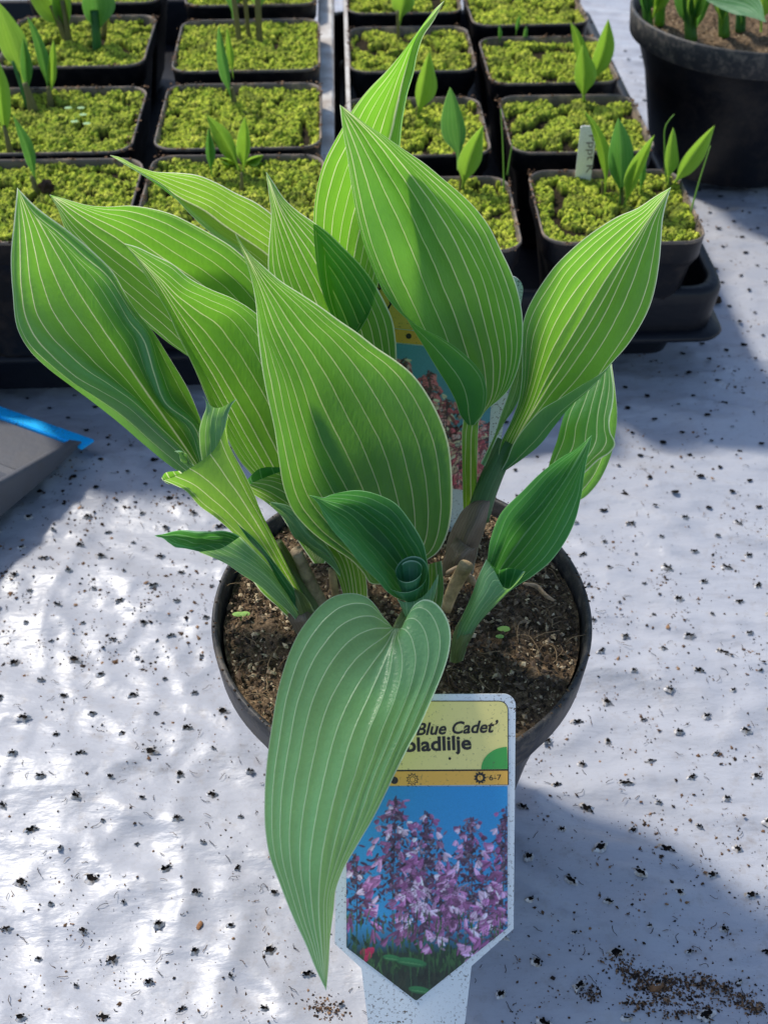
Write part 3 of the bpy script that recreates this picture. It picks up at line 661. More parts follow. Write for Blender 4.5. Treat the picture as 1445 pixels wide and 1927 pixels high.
# curled leaf between the centre and the left stems
S('rolled_leaf', [(-1, [(655,1172),(646,1120),(628,1072),(575,1022),(530,972),(500,945),(467,922),(460,912)], 0.004), (-0.4, [(662,1172),(658,1120),(640,1052),(588,995),(540,952),(503,928),(468,912)], -0.004), (0.3, [(672,1172),(672,1118),(655,1040),(605,975),(556,925),(512,905),(488,903)], -0.004), (1, [(684,1172),(692,1118),(678,1050),(632,985),(580,925),(548,895),(532,886)], 0.004)], 0.442, 0.417, LEAFY, N=50, NU=51, nv=4)
S('rolled_leaf', [(-1, [(470,922),(462,915),(459,909)], 0.0), (0, [(500,915),(492,898),(489,882)], 0.004), (1, [(540,905),(535,890),(530,879)], 0.003)], 0.426, 0.421, LEAFD, N=16, NU=31, nv=2, corr=0)
S('leaf', [(-1, [(640,1085),(612,1055),(565,1020),(528,970),(507,948)], 0.003), (0, [(641,1078),(625,1048),(582,1008),(540,962),(509,946)], -0.001), (1, [(636,1065),(622,1035),(590,995),(545,952),(511,944)], 0.001)], 0.424, 0.415, LEAFG, N=40, NU=25, nv=2.5, corr=0.0001)

# left front rolled leaf
S('rolled_leaf', [
 (-1, [(578,1178),(520,1098),(470,1032),(427,991),(404,972),(377,953),(346,921),(325,911),(308,904)], 0.004),
 (-0.45, [(584,1174),(530,1085),(482,1010),(440,962),(402,925),(368,900),(345,889)], -0.003),
 (0, [(590,1168),(534,1072),(488,992),(452,935),(424,895),(406,868),(396,854)], -0.005),
 (0.5, [(596,1162),(540,1065),(500,985),(468,925),(444,875),(428,840),(420,815)], -0.003),
 (1, [(604,1155),(546,1078),(515,1030),(496,987),(481,939),(464,900),(450,873),(436,846),(426,822),(430,780)], 0.004),
 ], 0.432, 0.392, LEAFY, N=70, NU=61, nv=3.5)
S('rolled_leaf', [(-1, [(382,880),(376,836),(375,811),(381,786),(388,765),(386,752),(381,745)], 0.002), (0, [(398,870),(396,825),(398,790),(404,767)], 0.004), (0.55, [(410,860),(412,815),(414,785),(420,765)], 0.001), (1, [(418,850),(424,805),(430,778),(436,763),(447,750)], -0.003)], 0.406, 0.395, LEAFG, N=40, NU=41, nv=3, corr=0.0001)
S('rolled_leaf', [(-1, [(318,912),(308,906),(304,900)], 0.0), (0, [(328,908),(318,898),(313,889)], 0.003), (1, [(350,895),(342,890),(338,886)], 0.002)], 0.398, 0.396, LEAF, N=14, NU=21, nv=2, corr=0)
S('leaf', [(-1, [(360,884),(345,868),(335,854),(328,849)], 0), (0, [(364,882),(349,864),(338,851),(328,849)], 0.001), (1, [(368,880),(354,862),(340,849),(328,849)], 0)], 0.405, 0.402, LEAFG, N=20, NU=9, nv=1, corr=0)
tube('stem_sheath', [at(510,1028,0.424), at(545,1085,0.428), at(580,1145,0.432), at(598,1180,0.435)], [0.0044, 0.0048, 0.0052, 0.0052], SHEATH, hosta, leafattr=True, n=14)
S('leaf_sheath', [(-1, [(548,1160),(543,1125),(546,1106)], 0.002), (0, [(572,1165),(560,1125),(548,1103)], -0.004), (1, [(592,1150),(572,1118),(550,1103)], 0.001)], 0.424, 0.418, SHEATH, N=24, NU=25, nv=4)
S('leaf_sheath', [(-1, [(562,1198),(545,1170),(540,1155)], 0.002), (0, [(584,1196),(575,1165),(570,1148)], -0.005), (1, [(606,1180),(592,1152),(580,1138)], 0.002)], 0.428, 0.423, SHEATHP, N=24, NU=25, nv=5)

# low left leaf, open tip and outer side
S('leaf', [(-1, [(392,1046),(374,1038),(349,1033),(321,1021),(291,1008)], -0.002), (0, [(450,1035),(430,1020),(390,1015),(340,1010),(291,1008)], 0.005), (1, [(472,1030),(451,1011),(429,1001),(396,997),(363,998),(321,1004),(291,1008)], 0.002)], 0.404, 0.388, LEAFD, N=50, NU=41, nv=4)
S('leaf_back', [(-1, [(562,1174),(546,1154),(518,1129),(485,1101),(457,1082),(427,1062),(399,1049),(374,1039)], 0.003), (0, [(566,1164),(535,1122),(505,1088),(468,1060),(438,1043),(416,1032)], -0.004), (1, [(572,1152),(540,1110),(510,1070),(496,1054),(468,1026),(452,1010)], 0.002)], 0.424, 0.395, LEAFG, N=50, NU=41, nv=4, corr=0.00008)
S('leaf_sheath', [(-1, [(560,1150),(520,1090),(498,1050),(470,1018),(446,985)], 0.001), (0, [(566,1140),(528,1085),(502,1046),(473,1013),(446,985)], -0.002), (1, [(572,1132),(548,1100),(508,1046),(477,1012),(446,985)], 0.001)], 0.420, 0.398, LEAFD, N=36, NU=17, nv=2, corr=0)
S('leaf_back', [(-1, [(560,1180),(520,1140),(490,1112),(478,1096)], 0.002), (1, [(560,1170),(522,1128),(495,1103),(478,1094)], 0.0)], 0.428, 0.415, LEAF, N=24, NU=9, nv=1, corr=0)

# dead stalks
DEAD = plain('dead_stalk', (0.42, 0.32, 0.22), 0.75, 0.2, 0.45, 260, 0.5)
STRAW = plain('straw_stalk', (0.66, 0.47, 0.27), 0.7, 0.2, 0.45, 240, 0.6)
tube('dead_stalk', [at(557,1036,0.418), at(572,1070,0.424), at(592,1115,0.430), at(612,1158,0.434)], [0.0021, 0.0022, 0.0027, 0.0034], DEAD, hosta, n=14)
tube('dead_stalk', [at(624,1072,0.435), at(627,1092,0.437), at(632,1125,0.440)], [0.0013, 0.0017, 0.0016], STRAW, hosta, n=8, squash=0.5)
tube('dead_stalk', [at(878,1062,0.418), at(862,1090,0.424), at(846,1125,0.428), at(838,1150,0.430)], [0.0027, 0.0026, 0.0022, 0.0020], STRAW, hosta, n=10, squash=0.7)
tube('dead_stalk', [at(842,1078,0.426), at(860,1072,0.428), at(882,1088,0.428), at(895,1102,0.432)], [0.0016, 0.0026, 0.0022, 0.0010], DEAD, hosta, n=10, squash=0.5)
tube('root', [at(985,1098,0.428), at(1010,1104,0.43), at(1028,1122,0.428), at(1042,1130,0.428)], [0.0008, 0.0013, 0.0012, 0.0006], DEAD, hosta, n=12, squash=0.5)

# tiny weeds on the potting soil
WEED = plain('weed_leaf', (0.26, 0.46, 0.10), 0.6, 0.3, 0.2, 200)
def weed(px, py, label, sizes=((0, 0, 1.0), (9, 2, 0.9))):
    q = on_z(px, py, 0.1165); w_ = empty('weed_seedling', q, label, 'weed')
    tube('stem', [(0, 0, -0.004), (0.0006, 0, 0.0008)], [0.0003, 0.0003], WEED, w_, seg=6)
    for dx, dy, s in sizes:
        n = 12; V = [(0, 0, 0.0003)] + [(0.0019 * s * math.cos(6.283 * k / n) * (1.2), 0.0014 * s * math.sin(6.283 * k / n), 0.0001 * math.sin(6.283 * k / n * 2)) for k in range(n)]
        o = obj('leaf', mesh('leaf', V, [[0, 1 + k, 1 + (k + 1) % n] for k in range(n)]), WEED, w_); o.location = (dx * 0.00019, -dy * 0.00019, 0.0015)
    return w_
weed(452, 1161, 'tiny two-lobed green weed on the soil by the sunny pot edge', ((-4, 0, 0.9), (9, -1, 0.9)))
weed(947, 1190, 'tiny round-leaved weed on the shaded soil beside the low leaf', ((0, -2, 1.05), (-9, 18, 0.7)))

# ------------------------------------------------------------------ plant tags
def plane_frame(p0, down, right=np.array([1.0, 0, 0])):
    down = down / np.linalg.norm(down); right = right - (right @ down) * down; right /= np.linalg.norm(right)
    nrm = np.cross(right, -down); return p0, right, -down, nrm
class Card:
    def __init__(s, name, p0, down, right, label, cat, group=None):
        s.o, s.x, s.y, s.n = plane_frame(np.array(p0, float), np.array(down, float), np.array(right, float))
        s.root = bpy.data.objects.new(name, None); link(s.root); tag(s.root, label, cat, group)
        s.root.matrix_world = Matrix(((s.x[0], s.y[0], s.n[0], s.o[0]), (s.x[1], s.y[1], s.n[1], s.o[1]), (s.x[2], s.y[2], s.n[2], s.o[2]), (0, 0, 0, 1)))
    def uv(s, px, py):
        r = ray(px, py); k = ((s.o - CAM) @ s.n) / (r @ s.n); q = CAM + k * r - s.o
        return np.array([q @ s.x, q @ s.y])
    def poly(s, name, pts, z, mat, thick=0.0):
        P = [s.uv(*p) for p in pts]
        bm = bmesh.new(); vs = [bm.verts.new((p[0], p[1], z)) for p in P]; f = bm.faces.new(vs)
        if f.normal.z < 0: f.normal_flip()
        if thick:
            r = bmesh.ops.extrude_face_region(bm, geom=[f]); bmesh.ops.translate(bm, vec=(0, 0, -thick), verts=[v for v in r['geom'] if isinstance(v, bmesh.types.BMVert)])
        bmesh.ops.triangulate(bm, faces=bm.faces[:]); bmesh.ops.recalc_face_normals(bm, faces=bm.faces[:])
        me = bpy.data.meshes.new(name); bm.to_mesh(me); bm.free(); return obj(name, me, mat, s.root)
    def text(s, body, a, b, size_px, z, mat, bold=0.0, shear=0.0):
        """text whose baseline runs from pixel a to pixel b"""
        cu = bpy.data.curves.new('lettering', 'FONT'); cu.body = body; cu.size = 1.0; cu.shear = shear; cu.offset = bold; cu.resolution_u = 3
        to = bpy.data.objects.new('lettering', cu); link(to)
        dg = bpy.context.evaluated_depsgraph_get(); me = bpy.data.meshes.new_from_object(to.evaluated_get(dg)); bpy.data.objects.remove(to)
        co = np.array([v.co[:] for v in me.vertices]); x0, x1 = co[:, 0].min(), co[:, 0].max()
        A, B = s.uv(*a), s.uv(*b); ex = (B - A); L = np.linalg.norm(ex); ex /= L; ey = np.array([-ex[1], ex[0]])
        up = s.uv(a[0], a[1] - size_px) - A; h = np.linalg.norm(up)
        k = L / (x1 - x0); cap = co[:, 1].max()
        kk = h / cap
        for v, c in zip(me.vertices, co):
            q = A + ex * (c[0] - x0) * k + ey * c[1] * kk; v.co = (q[0], q[1], z)
        o = obj('lettering', me, mat, s.root); return o
def arc(cx, cy, r, a0, a1, n=10): return [(cx + r * math.cos(math.radians(a0 + (a1 - a0) * k / n)), cy + r * math.sin(math.radians(a0 + (a1 - a0) * k / n))) for k in range(n + 1)]

def cardmat(name, col, dirtcol=(0.12, 0.08, 0.05), amt=0.75, rough=0.35, thr=0.60):
    m, t, p = newmat(name)
    sp = ramp(t, ntex(t, 900, 3, rough=0.7), [(thr, (0, 0, 0)), (thr + 0.06, (1, 1, 1))])
    pt = ramp(t, ntex(t, 70, 3), [(0.42, (0, 0, 0)), (0.66, (1, 1, 1))])
    f = math_(t, 'MULTIPLY', math_(t, 'MULTIPLY', sp, math_(t, 'ADD', pt, 0.25)), amt, clamp=True)
    t.links.new(mixc(t, f, col, dirtcol), p.inputs['Base Color']); p.inputs['Roughness'].default_value = rough
    return m
CARD = cardmat('card_white', (0.74, 0.77, 0.78), amt=0.9, thr=0.56)
YEL = cardmat('print_yellow', (0.92, 0.77, 0.26)); ORG = cardmat('print_orange', (0.92, 0.48, 0.07)); INK = plain('print_ink', (0.03, 0.022, 0.015), 0.5)
GRN = cardmat('print_green', (0.07, 0.40, 0.07))

def raster(W, H, sky_top, sky_bot, spikes, seed, greens=True, petal=((0.50, 0.19, 0.40), (0.66, 0.34, 0.56), (0.36, 0.11, 0.28), (0.82, 0.57, 0.72), (0.24, 0.08, 0.18)), dark=(0.02, 0.025, 0.012), ground_y=0.86):
    r = np.random.default_rng(seed); img = np.zeros((H, W, 3))
    yy, xx = np.mgrid[0:H, 0:W].astype(float)
    f = (yy / H)[..., None]; img[:] = np.array(sky_top) * (1 - f) + np.array(sky_bot) * f
    def ell(cx, cy, a, b, th, col, soft=0.25):
        R_ = int(max(a, b)) + 2; x0, x1 = max(0, int(cx) - R_), min(W, int(cx) + R_ + 1); y0, y1 = max(0, int(cy) - R_), min(H, int(cy) + R_ + 1)
        if x0 >= x1 or y0 >= y1: return
        X_ = xx[y0:y1, x0:x1] - cx; Y_ = yy[y0:y1, x0:x1] - cy; c, s = math.cos(th), math.sin(th)
        q = ((X_ * c + Y_ * s) / a) ** 2 + ((-X_ * s + Y_ * c) / b) ** 2
        m_ = np.clip((1.0 - q) / soft, 0, 1)[..., None]
        shade = (1 + 0.35 * (-X_ * s + Y_ * c) / b * -1)[..., None]
        img[y0:y1, x0:x1] = img[y0:y1, x0:x1] * (1 - m_) + np.clip(np.array(col) * shade, 0, 1) * m_
    # foliage and shade at the foot
    if greens:
        f2 = np.clip((yy / H - 0.62) / 0.16, 0, 1)[..., None]; img[:] = img * (1 - f2) + np.array([0.02, 0.035, 0.018]) * f2
        for _ in range(520):
            y = H * (0.70 + 0.30 * r.random() ** 0.6); x = r.uniform(0, W)
            g = r.random(); col = np.array([0.025, 0.07, 0.018]) * (0.4 + 1.3 * g) if y < H * ground_y else np.array(dark) * (0.5 + r.random())
            ell(x, y, r.uniform(4, 12), r.uniform(1.2, 3), r.uniform(0.9, 2.2), col)
        for x in (0.13, 0.90, 0.83): 
            for _ in range(9): ell(W * x + r.normal(0, 6), H * 0.775 + r.normal(0, 5), 4, 6, 0.3, (0.50, 0.02, 0.08))
    for (sx, top, bot, wd) in spikes:
        for k in range(60):
            f_ = k / 59; ell(sx * W + 4 * math.sin(f_ * 3 + sx * 9), H * (top + (0.97 - top) * f_), 1.1, 3.2, 0, (0.035, 0.085, 0.03) if f_ > 0.4 else (0.06, 0.03, 0.05))
    for (sx, top, bot, wd) in spikes:                    # dim blossoms behind
        for k in range(int(260 * wd * (bot - top) / 0.08)):
            f_ = r.random() ** 0.7; ell(sx * W + r.normal(0, 0.5) * W * wd * (0.15 + f_), H * (top + (bot - top) * f_), r.uniform(3, 7), r.uniform(1.2, 2.6), r.uniform(0.2, 1.4) * r.choice([-1, 1]), np.array(petal[r.integers(len(petal))]) * r.uniform(0.08, 0.42))
    for (sx, top, bot, wd) in spikes:                    # florets hanging from each stem
        nf_ = int(105 * (bot - top) * (0.5 + 3 * wd))
        for k in range(nf_):
            f_ = (k + r.random()) / nf_; sgn = r.choice([-1, 1]); y0_ = H * (top + (bot - top) * f_)
            ox = sgn * W * wd * r.uniform(0.10, 0.85) * (0.25 + 0.9 * f_ ** 0.6); oy = r.uniform(0, 14) * f_ + abs(ox) * 0.25
            for q in np.linspace(0, 1, 7): ell(sx * W + ox * q, y0_ + oy * q * q, 0.9, 0.9, 0, (0.10, 0.05, 0.08))
            base = np.array(petal[r.integers(len(petal))]) * r.uniform(0.85, 1.3); th0 = math.pi / 2 - sgn * r.uniform(0.15, 1.1) + r.normal(0, 0.2); L_ = r.uniform(6.0, 12.5) * (0.5 + 0.65 * f_)
            for q in range(r.integers(3, 6)):
                th = th0 + r.normal(0, 0.38); ell(sx * W + ox + L_ * 0.8 * math.cos(th), y0_ + oy + L_ * 0.8 * math.sin(th), L_, r.uniform(1.4, 3.0), th, np.clip(base * r.uniform(0.55, 1.35), 0, 1))
    if greens:
        for _ in range(120):
            x = r.uniform(0, W); y = H * r.uniform(0.60, 0.86); ell(x, y, 1.0, r.uniform(6, 16), r.normal(0, 0.15), np.array([0.05, 0.13, 0.035]) * r.uniform(0.4, 1.3))
        for cx, cy, a, b in ((0.40, 0.82, 26, 7), (0.80, 0.83, 16, 6), (0.45, 0.95, 18, 6), (0.58, 0.97, 20, 5), (0.28, 0.80, 15, 5)):
            ell(cx * W, cy * H, a, b, 0.15, (0.03, 0.17, 0.05)); ell(cx * W, cy * H + 2, a * 0.8, 1.2, 0.15, (0.09, 0.26, 0.09))
    pad = np.pad(img, ((1, 1), (1, 1), (0, 0)), mode='edge'); img = 0.4 * img + 0.15 * (pad[:-2, 1:-1] + pad[2:, 1:-1] + pad[1:-1, :-2] + pad[1:-1, 2:])
    img *= (1 + 0.05 * r.normal(size=(H, W, 1))); return np.clip(img, 0, 1)

def picture(card, name, x0, x1, y0, y1, step, img_fn, z, keep, slope=0.0, skew=0.0):
    W = int((x1 - x0) / step) + 1; H = int((y1 - y0) / step) + 1; img = img_fn(W, H)
    V = np.zeros((H, W, 3)); 
    for i in range(H):
        for j in range(W):
            px = x0 + j * step + skew * i * step; py = y0 + i * step + slope * j * step
            py = min(py, keep(px)); q = card.uv(px, py); V[i, j] = (q[0], q[1], z)
    Fq = grid_faces(H, W); Vf = V.reshape(-1, 3)
    ok = []
    a = Vf[Fq]; area = np.abs(np.cross(a[:, 2] - a[:, 0], a[:, 3] - a[:, 1])[:, 2]); Fq = Fq[area > 1e-9][:, ::-1]
    me = fast_mesh(name, Vf, Fq, smooth=False); colattr(me, img.reshape(-1, 3)); return obj(name, me, PRINT, card.root)

# front tag leaning on the rim
tagA = Card('plant_tag', (PX + 0.004, -0.0712, 0.1208), (0, -0.61, -0.79), (1, 0.0, 0.0), 'large picture tag with yellow header and purple flowers leaning on the pot front', 'plant tag')
outA = [(640,1330)] + arc(662, 1329, 22, 180, 270) + arc(948, 1328, 22, 270, 360) + [(966,1748),(887,1818),(852,2120),(770,2210),(716,2120),(680,1822),(630,1776)]
tagA.poly('card', outA, 0.0, CARD, 0.0006)
tagA.poly('outline', [(651,1477),(651,1336)] + arc(668, 1336, 17.5, 180, 270) + arc(938.5, 1336, 17.5, 270, 360) + [(957,1477)], 0.0001, INK)
tagA.poly('header_panel', [(653,1449),(653,1336)] + arc(669, 1336, 16, 180, 270) + arc(938.5, 1336, 16, 270, 360) + [(955,1447)], 0.0002, YEL)
tagA.poly('orange_band', [(653,1479),(653,1452),(955,1450),(955,1476)], 0.00022, ORG)
tagA.poly('green_corner', [(955,1446.5),(905,1447)] + [(955 - 50 * math.cos(math.radians(a)), 1447 - 42 * math.sin(math.radians(a))) for a in range(8, 91, 8)], 0.0003, GRN)
vA = lambda px: 1883 - (px - 783) * 0.80 if px > 783 else 1883 - (783 - px) * 0.77
spA = [(0.30, 0.05, 0.50, 0.22), (0.50, 0.12, 0.62, 0.20), (0.76, 0.15, 0.62, 0.22), (0.98, 0.10, 0.60, 0.16), (0.05, 0.32, 0.64, 0.14), (0.62, 0.40, 0.72, 0.22), (0.90, 0.45, 0.76, 0.18), (0.40, 0.40, 0.68, 0.20)]
picture(tagA, 'flower_picture', 652, 955, 1479.5, 1882, 1.2, lambda W, H: raster(W, H, (0.03, 0.30, 0.62), (0.06, 0.34, 0.62), spA, 5), 0.00024, vA)
tagA.text("Blue Cadet\u2019", (783, 1383), (938, 1377), 23, 0.00034, INK, 0.022, 0.28)
tagA.text('bladlilje', (764, 1414), (887, 1409), 26, 0.00034, INK, 0.027)
tagA.text('6-7', (920, 1468), (943, 1467), 10, 0.00034, INK)
tagA.poly('ink_dot', arc(846, 1427, 2.6, 0, 345, 11), 0.00034, INK)
tagA.poly('shade_icon', arc(742, 1468, 7, 0, 345, 15), 0.00034, INK)
def star(cx, cy, r0, r1, n): return [(cx + (r0 if k % 2 else r1) * math.cos(math.pi * k / n), cy + (r0 if k % 2 else r1) * math.sin(math.pi * k / n)) for k in range(2 * n)]
tagA.poly('sun_icon', star(776, 1466, 8, 12.5, 11), 0.00034, INK); tagA.poly('sun_icon_fill', star(776, 1466, 6.5, 10, 11), 0.00040, ORG)
tagA.poly('sun_icon_ring', arc(776, 1466, 5.6, 0, 345, 15), 0.00046, INK); tagA.poly('sun_icon_middle', arc(776, 1466, 4.6, 0, 345, 15), 0.00052, ORG)
tagA.poly('sun_icon', star(903, 1463, 8.5, 12.5, 11), 0.00034, INK); tagA.poly('sun_icon_middle', arc(903, 1463, 5.2, 0, 345, 15), 0.00040, ORG)

# second tag standing at the back of the pot
p0 = np.array([PX + 0.012, 0.050, 0.106])
tagB = Card('plant_tag', p0, (0, -0.030, -0.112), (0.985, 0.0, -0.06), 'picture tag with orange header and pink flowers standing behind the hosta leaves', 'plant tag')
outB = [(700,528)] + arc(722, 520, 20, 180, 280) + arc(958, 545, 26, 280, 370) + [(938,860),(928,925),(868,985),(858,1060),(808,1060),(798,980),(728,915)]
tagB.poly('card', outB, 0.0, CARD, 0.0006)
tagB.poly('header_panel', [(712,614),(706,530),(722,512),(955,537),(966,560),(958,640)], 0.0002, cardmat('print_yellow_back', (0.85, 0.55, 0.10)))
tagB.poly('orange_band', [(714,641),(712,615.5),(958,641.5),(956,664)], 0.00022, ORG)
def vB(px): return 2000
picture(tagB, 'flower_picture', 714, 930, 643, 905, 1.15, lambda W, H: raster(W, H, (0.11, 0.36, 0.52), (0.16, 0.40, 0.55), [(0.22, 0.10, 0.9, 0.20), (0.45, 0.18, 0.99, 0.26), (0.62, 0.36, 0.99, 0.26), (0.85, 0.45, 0.99, 0.25), (0.98, 0.5, 0.99, 0.2), (0.75, 0.6, 0.99, 0.3)], 9, False, ((0.90, 0.22, 0.27), (1.0, 0.45, 0.48), (0.66, 0.13, 0.18), (0.95, 0.60, 0.45), (0.75, 0.25, 0.25))), 0.00024, vB, 0.10, -0.06)
tagB.text('s', (708, 543), (716, 546), 15, 0.00034, INK, 0.02)
tagB.text('y', (727, 574), (741, 577), 19, 0.00034, INK, 0.02)
tagB.poly('shade_icon', arc(769, 632, 5.2, 0, 345, 15), 0.00034, INK)

# ------------------------------------------------------------------ square pots of moss
def rrect(h, r, n=5):
    pts = []
    for cx, cy, a0 in ((h - r, h - r, 0), (-h + r, h - r, 90), (-h + r, -h + r, 180), (h - r, -h + r, 270)):
        for k in range(n + 1):
            a = math.radians(a0 + 90 * k / n); pts.append((cx + r * math.cos(a), cy + r * math.sin(a)))
    return pts
def loft(name, rings):
    V = []; n = len(rings[0][0])
    for pts, z in rings: V += [(x, y, z) for x, y in pts]
    return mesh(name, V, grid_faces(len(rings), n, True).tolist())
def square_pot_meshes(wd, H):
    h = wd / 2; out = {}
    out['wall'] = loft('pot_wall', [(rrect(h * 0.72, 0.008), 0.0), (rrect(h * 0.90, 0.012), H * 0.72), (rrect(h * 0.955, 0.013), H - 0.016), (rrect(h * 0.975, 0.014), H - 0.0145), (rrect(h * 0.992, 0.014), H - 0.002)])
    out['rim'] = loft('rim', [(rrect(h * 0.990, 0.014), H - 0.0022), (rrect(h, 0.0145), H - 0.001), (rrect(h * 0.992, 0.014), H), (rrect(h * 0.978, 0.0135), H), (rrect(h * 0.970, 0.013), H - 0.002), (rrect(h * 0.93, 0.012), H - 0.014)])
    return out
def moss_mesh(wd, seed, dens=-0.1):
    h = wd / 2 * 0.962; n = 190; g = np.linspace(-h, h, n); X, Y = np.meshgrid(g, g)
    r = np.random.default_rng(seed); Z = -0.0042 + 0.0006 * fbm(X * 150, Y * 150, seed + 9, 2)
    pts = r.uniform(-h, h, (6500, 2)); rad = 0.0005 + 0.0015 * r.random(6500) ** 1.6; lift = 0.0022 * fbm(pts[:, 0] * 45, pts[:, 1] * 45, seed, 2) * 2
    bare = np.zeros(X.shape)
    keep = fbm(pts[:, 0] * 60, pts[:, 1] * 60, seed + 5, 2) > dens
    for (x, y), q, l, kp in zip(pts, rad, lift, keep):
        if not kp: continue
        i0, i1 = np.searchsorted(g, (y - q, y + q)); j0, j1 = np.searchsorted(g, (x - q, x + q))
        if i0 >= i1 or j0 >= j1: continue
        d2 = (X[i0:i1, j0:j1] - x) ** 2 + (Y[i0:i1, j0:j1] - y) ** 2
        hz = np.sqrt(np.maximum(q * q - d2, 0)) * 1.9 + l - 0.0020
        Z[i0:i1, j0:j1] = np.where(d2 < q * q, np.maximum(Z[i0:i1, j0:j1], hz), Z[i0:i1, j0:j1])
    bare = np.clip((-0.0022 - Z) / 0.0015, 0, 1)
    rr = 0.012; cx = np.maximum(np.abs(X) - (h - rr), 0); cy = np.maximum(np.abs(Y) - (h - rr), 0); f = np.hypot(cx, cy); k = np.where(f > rr, rr / np.maximum(f, 1e-9), 1)
    X = np.where((cx > 0) & (cy > 0), np.sign(X) * (h - rr + cx * k), X); Y = np.where((cx > 0) & (cy > 0), np.sign(Y) * (h - rr + cy * k), Y)
    Z = Z + r.normal(0, 0.0003, Z.shape)
    me = fast_mesh('moss', np.stack([X, Y, Z], -1).reshape(-1, 3), grid_faces(n, n)); attr(me, 'bare', bare); return me
def shared(me, mat):
    me.materials.append(mat); return me
ROT = math.radians(2.2)
SIZES = {}
for key, wd, H in (('R', 0.097, 0.078), ('L', 0.1075, 0.085)):
    mm = square_pot_meshes(wd, H); shared(mm['wall'], SQP); shared(mm['rim'], SQRIM)
    SIZES[key] = (wd, H, mm, [shared(moss_mesh(wd, s, dn), MOSS) for s, dn in (((3, -0.16), (8, -0.22), (14, -0.10), (21, -0.18)) if key == 'R' else ((4, -0.4), (9, -0.25), (15, -0.3), (22, -0.18)))])
GZ = {'R': 0.098, 'L': 0.115}
pots = {}
def square_pot(pid, key, px, py, label, k):
    wd, H, mm, mos = SIZES[key]; q = on_z(px, py, GZ[key]); zr = GZ[key]
    q = q + np.array([math.sin(-ROT) * wd / 2 * 1, math.cos(ROT) * wd / 2, 0])
    e = empty('square_pot', (q[0], q[1], zr - H), label, 'plant pot', 'square pots of moss', ROT + random.gauss(0, 0.012))
    for nm, me in (('pot_wall', mm['wall']), ('rim', mm['rim'])): link(bpy.data.objects.new(nm, me), e)
    o = bpy.data.objects.new('moss', mos[(k + len(pots)) % 4]); link(o, e); o.location = (0, 0, H - 0.0036); o.rotation_euler = (0, 0, math.pi / 2 * (k % 4)); o['kind'] = 'stuff'
    n = 420; side = rng.integers(0, 4, n); f = rng.uniform(-0.5, 0.5, n) * wd * 0.95; hh = wd * 0.488
    P_ = np.where((side % 2 == 0)[:, None], np.stack([np.where(side == 0, hh, -hh), f], -1), np.stack([f, np.where(side == 1, hh, -hh)], -1))
    P_ = np.concatenate([P_, np.full((n, 1), H)], 1) + rng.normal(0, 0.0011, (n, 3)) * np.array([1, 1, 0.5])
    keepm = fbm(P_[:, 0] * 60 + k * 3, P_[:, 1] * 60, 61, 2) > 0.02; P_ = P_[keepm]
    crumbs('rim_dirt', P_, rng.uniform(0.0004, 0.0013, len(P_)), BR[rng.integers(0, 5, len(P_))] * 1.6, CRUMB, e)
    pots[pid] = q; return e
square_pot('A', 'R', 1183, 456, 'square moss pot with the white name stick, at the tray corner', 0)
square_pot('B', 'R', 1102, 286, 'square moss pot directly behind the one with the white name stick', 1)
square_pot('C', 'R', 1046, 156, 'square moss pot with a mossy hump and tiny dark shoots', 2)
square_pot('D', 'R', 1000, 46, 'square moss pot in the farthest row beside the bare film', 0)
square_pot('E', 'R', 832, 472, 'square moss pot with a broad green two-leaved seedling, beside the name stick pot', 1)
square_pot('F', 'R', 790, 292, 'square moss pot with a pale yellow green sprout, behind the tall leaf tip', 2)
square_pot('G', 'R', 779, 134, 'square moss pot with a thin stalk, next to the mossy hump pot', 0)
square_pot('H', 'R', 763, 24, 'square moss pot in the farthest row next to the white batten', 1)
square_pot('J1', 'L', 428, 446, 'square moss pot with a forked seedling, in front row by the white batten', 0)
square_pot('J2', 'L', 446, 279, 'square moss pot with one upright green spike', 1)
square_pot('J3', 'L', 461, 133, 'square moss pot with three reddish stalks', 2)
square_pot('J4', 'L', 470, 9, 'square moss pot behind the pot of three reddish stalks', 0)
square_pot('K1', 'L', 50, 456, 'square moss pot in the front row farthest from the white batten', 2)
square_pot('K2', 'L', 84, 288, 'square moss pot with several thick brown based shoots and a small clover weed', 0)
square_pot('K3', 'L', 128, 125, 'square moss pot with tall broad shoots leaning outwards', 1)
square_pot('K4', 'L', 175, 5, 'square moss pot behind the pot of tall broad shoots', 2)

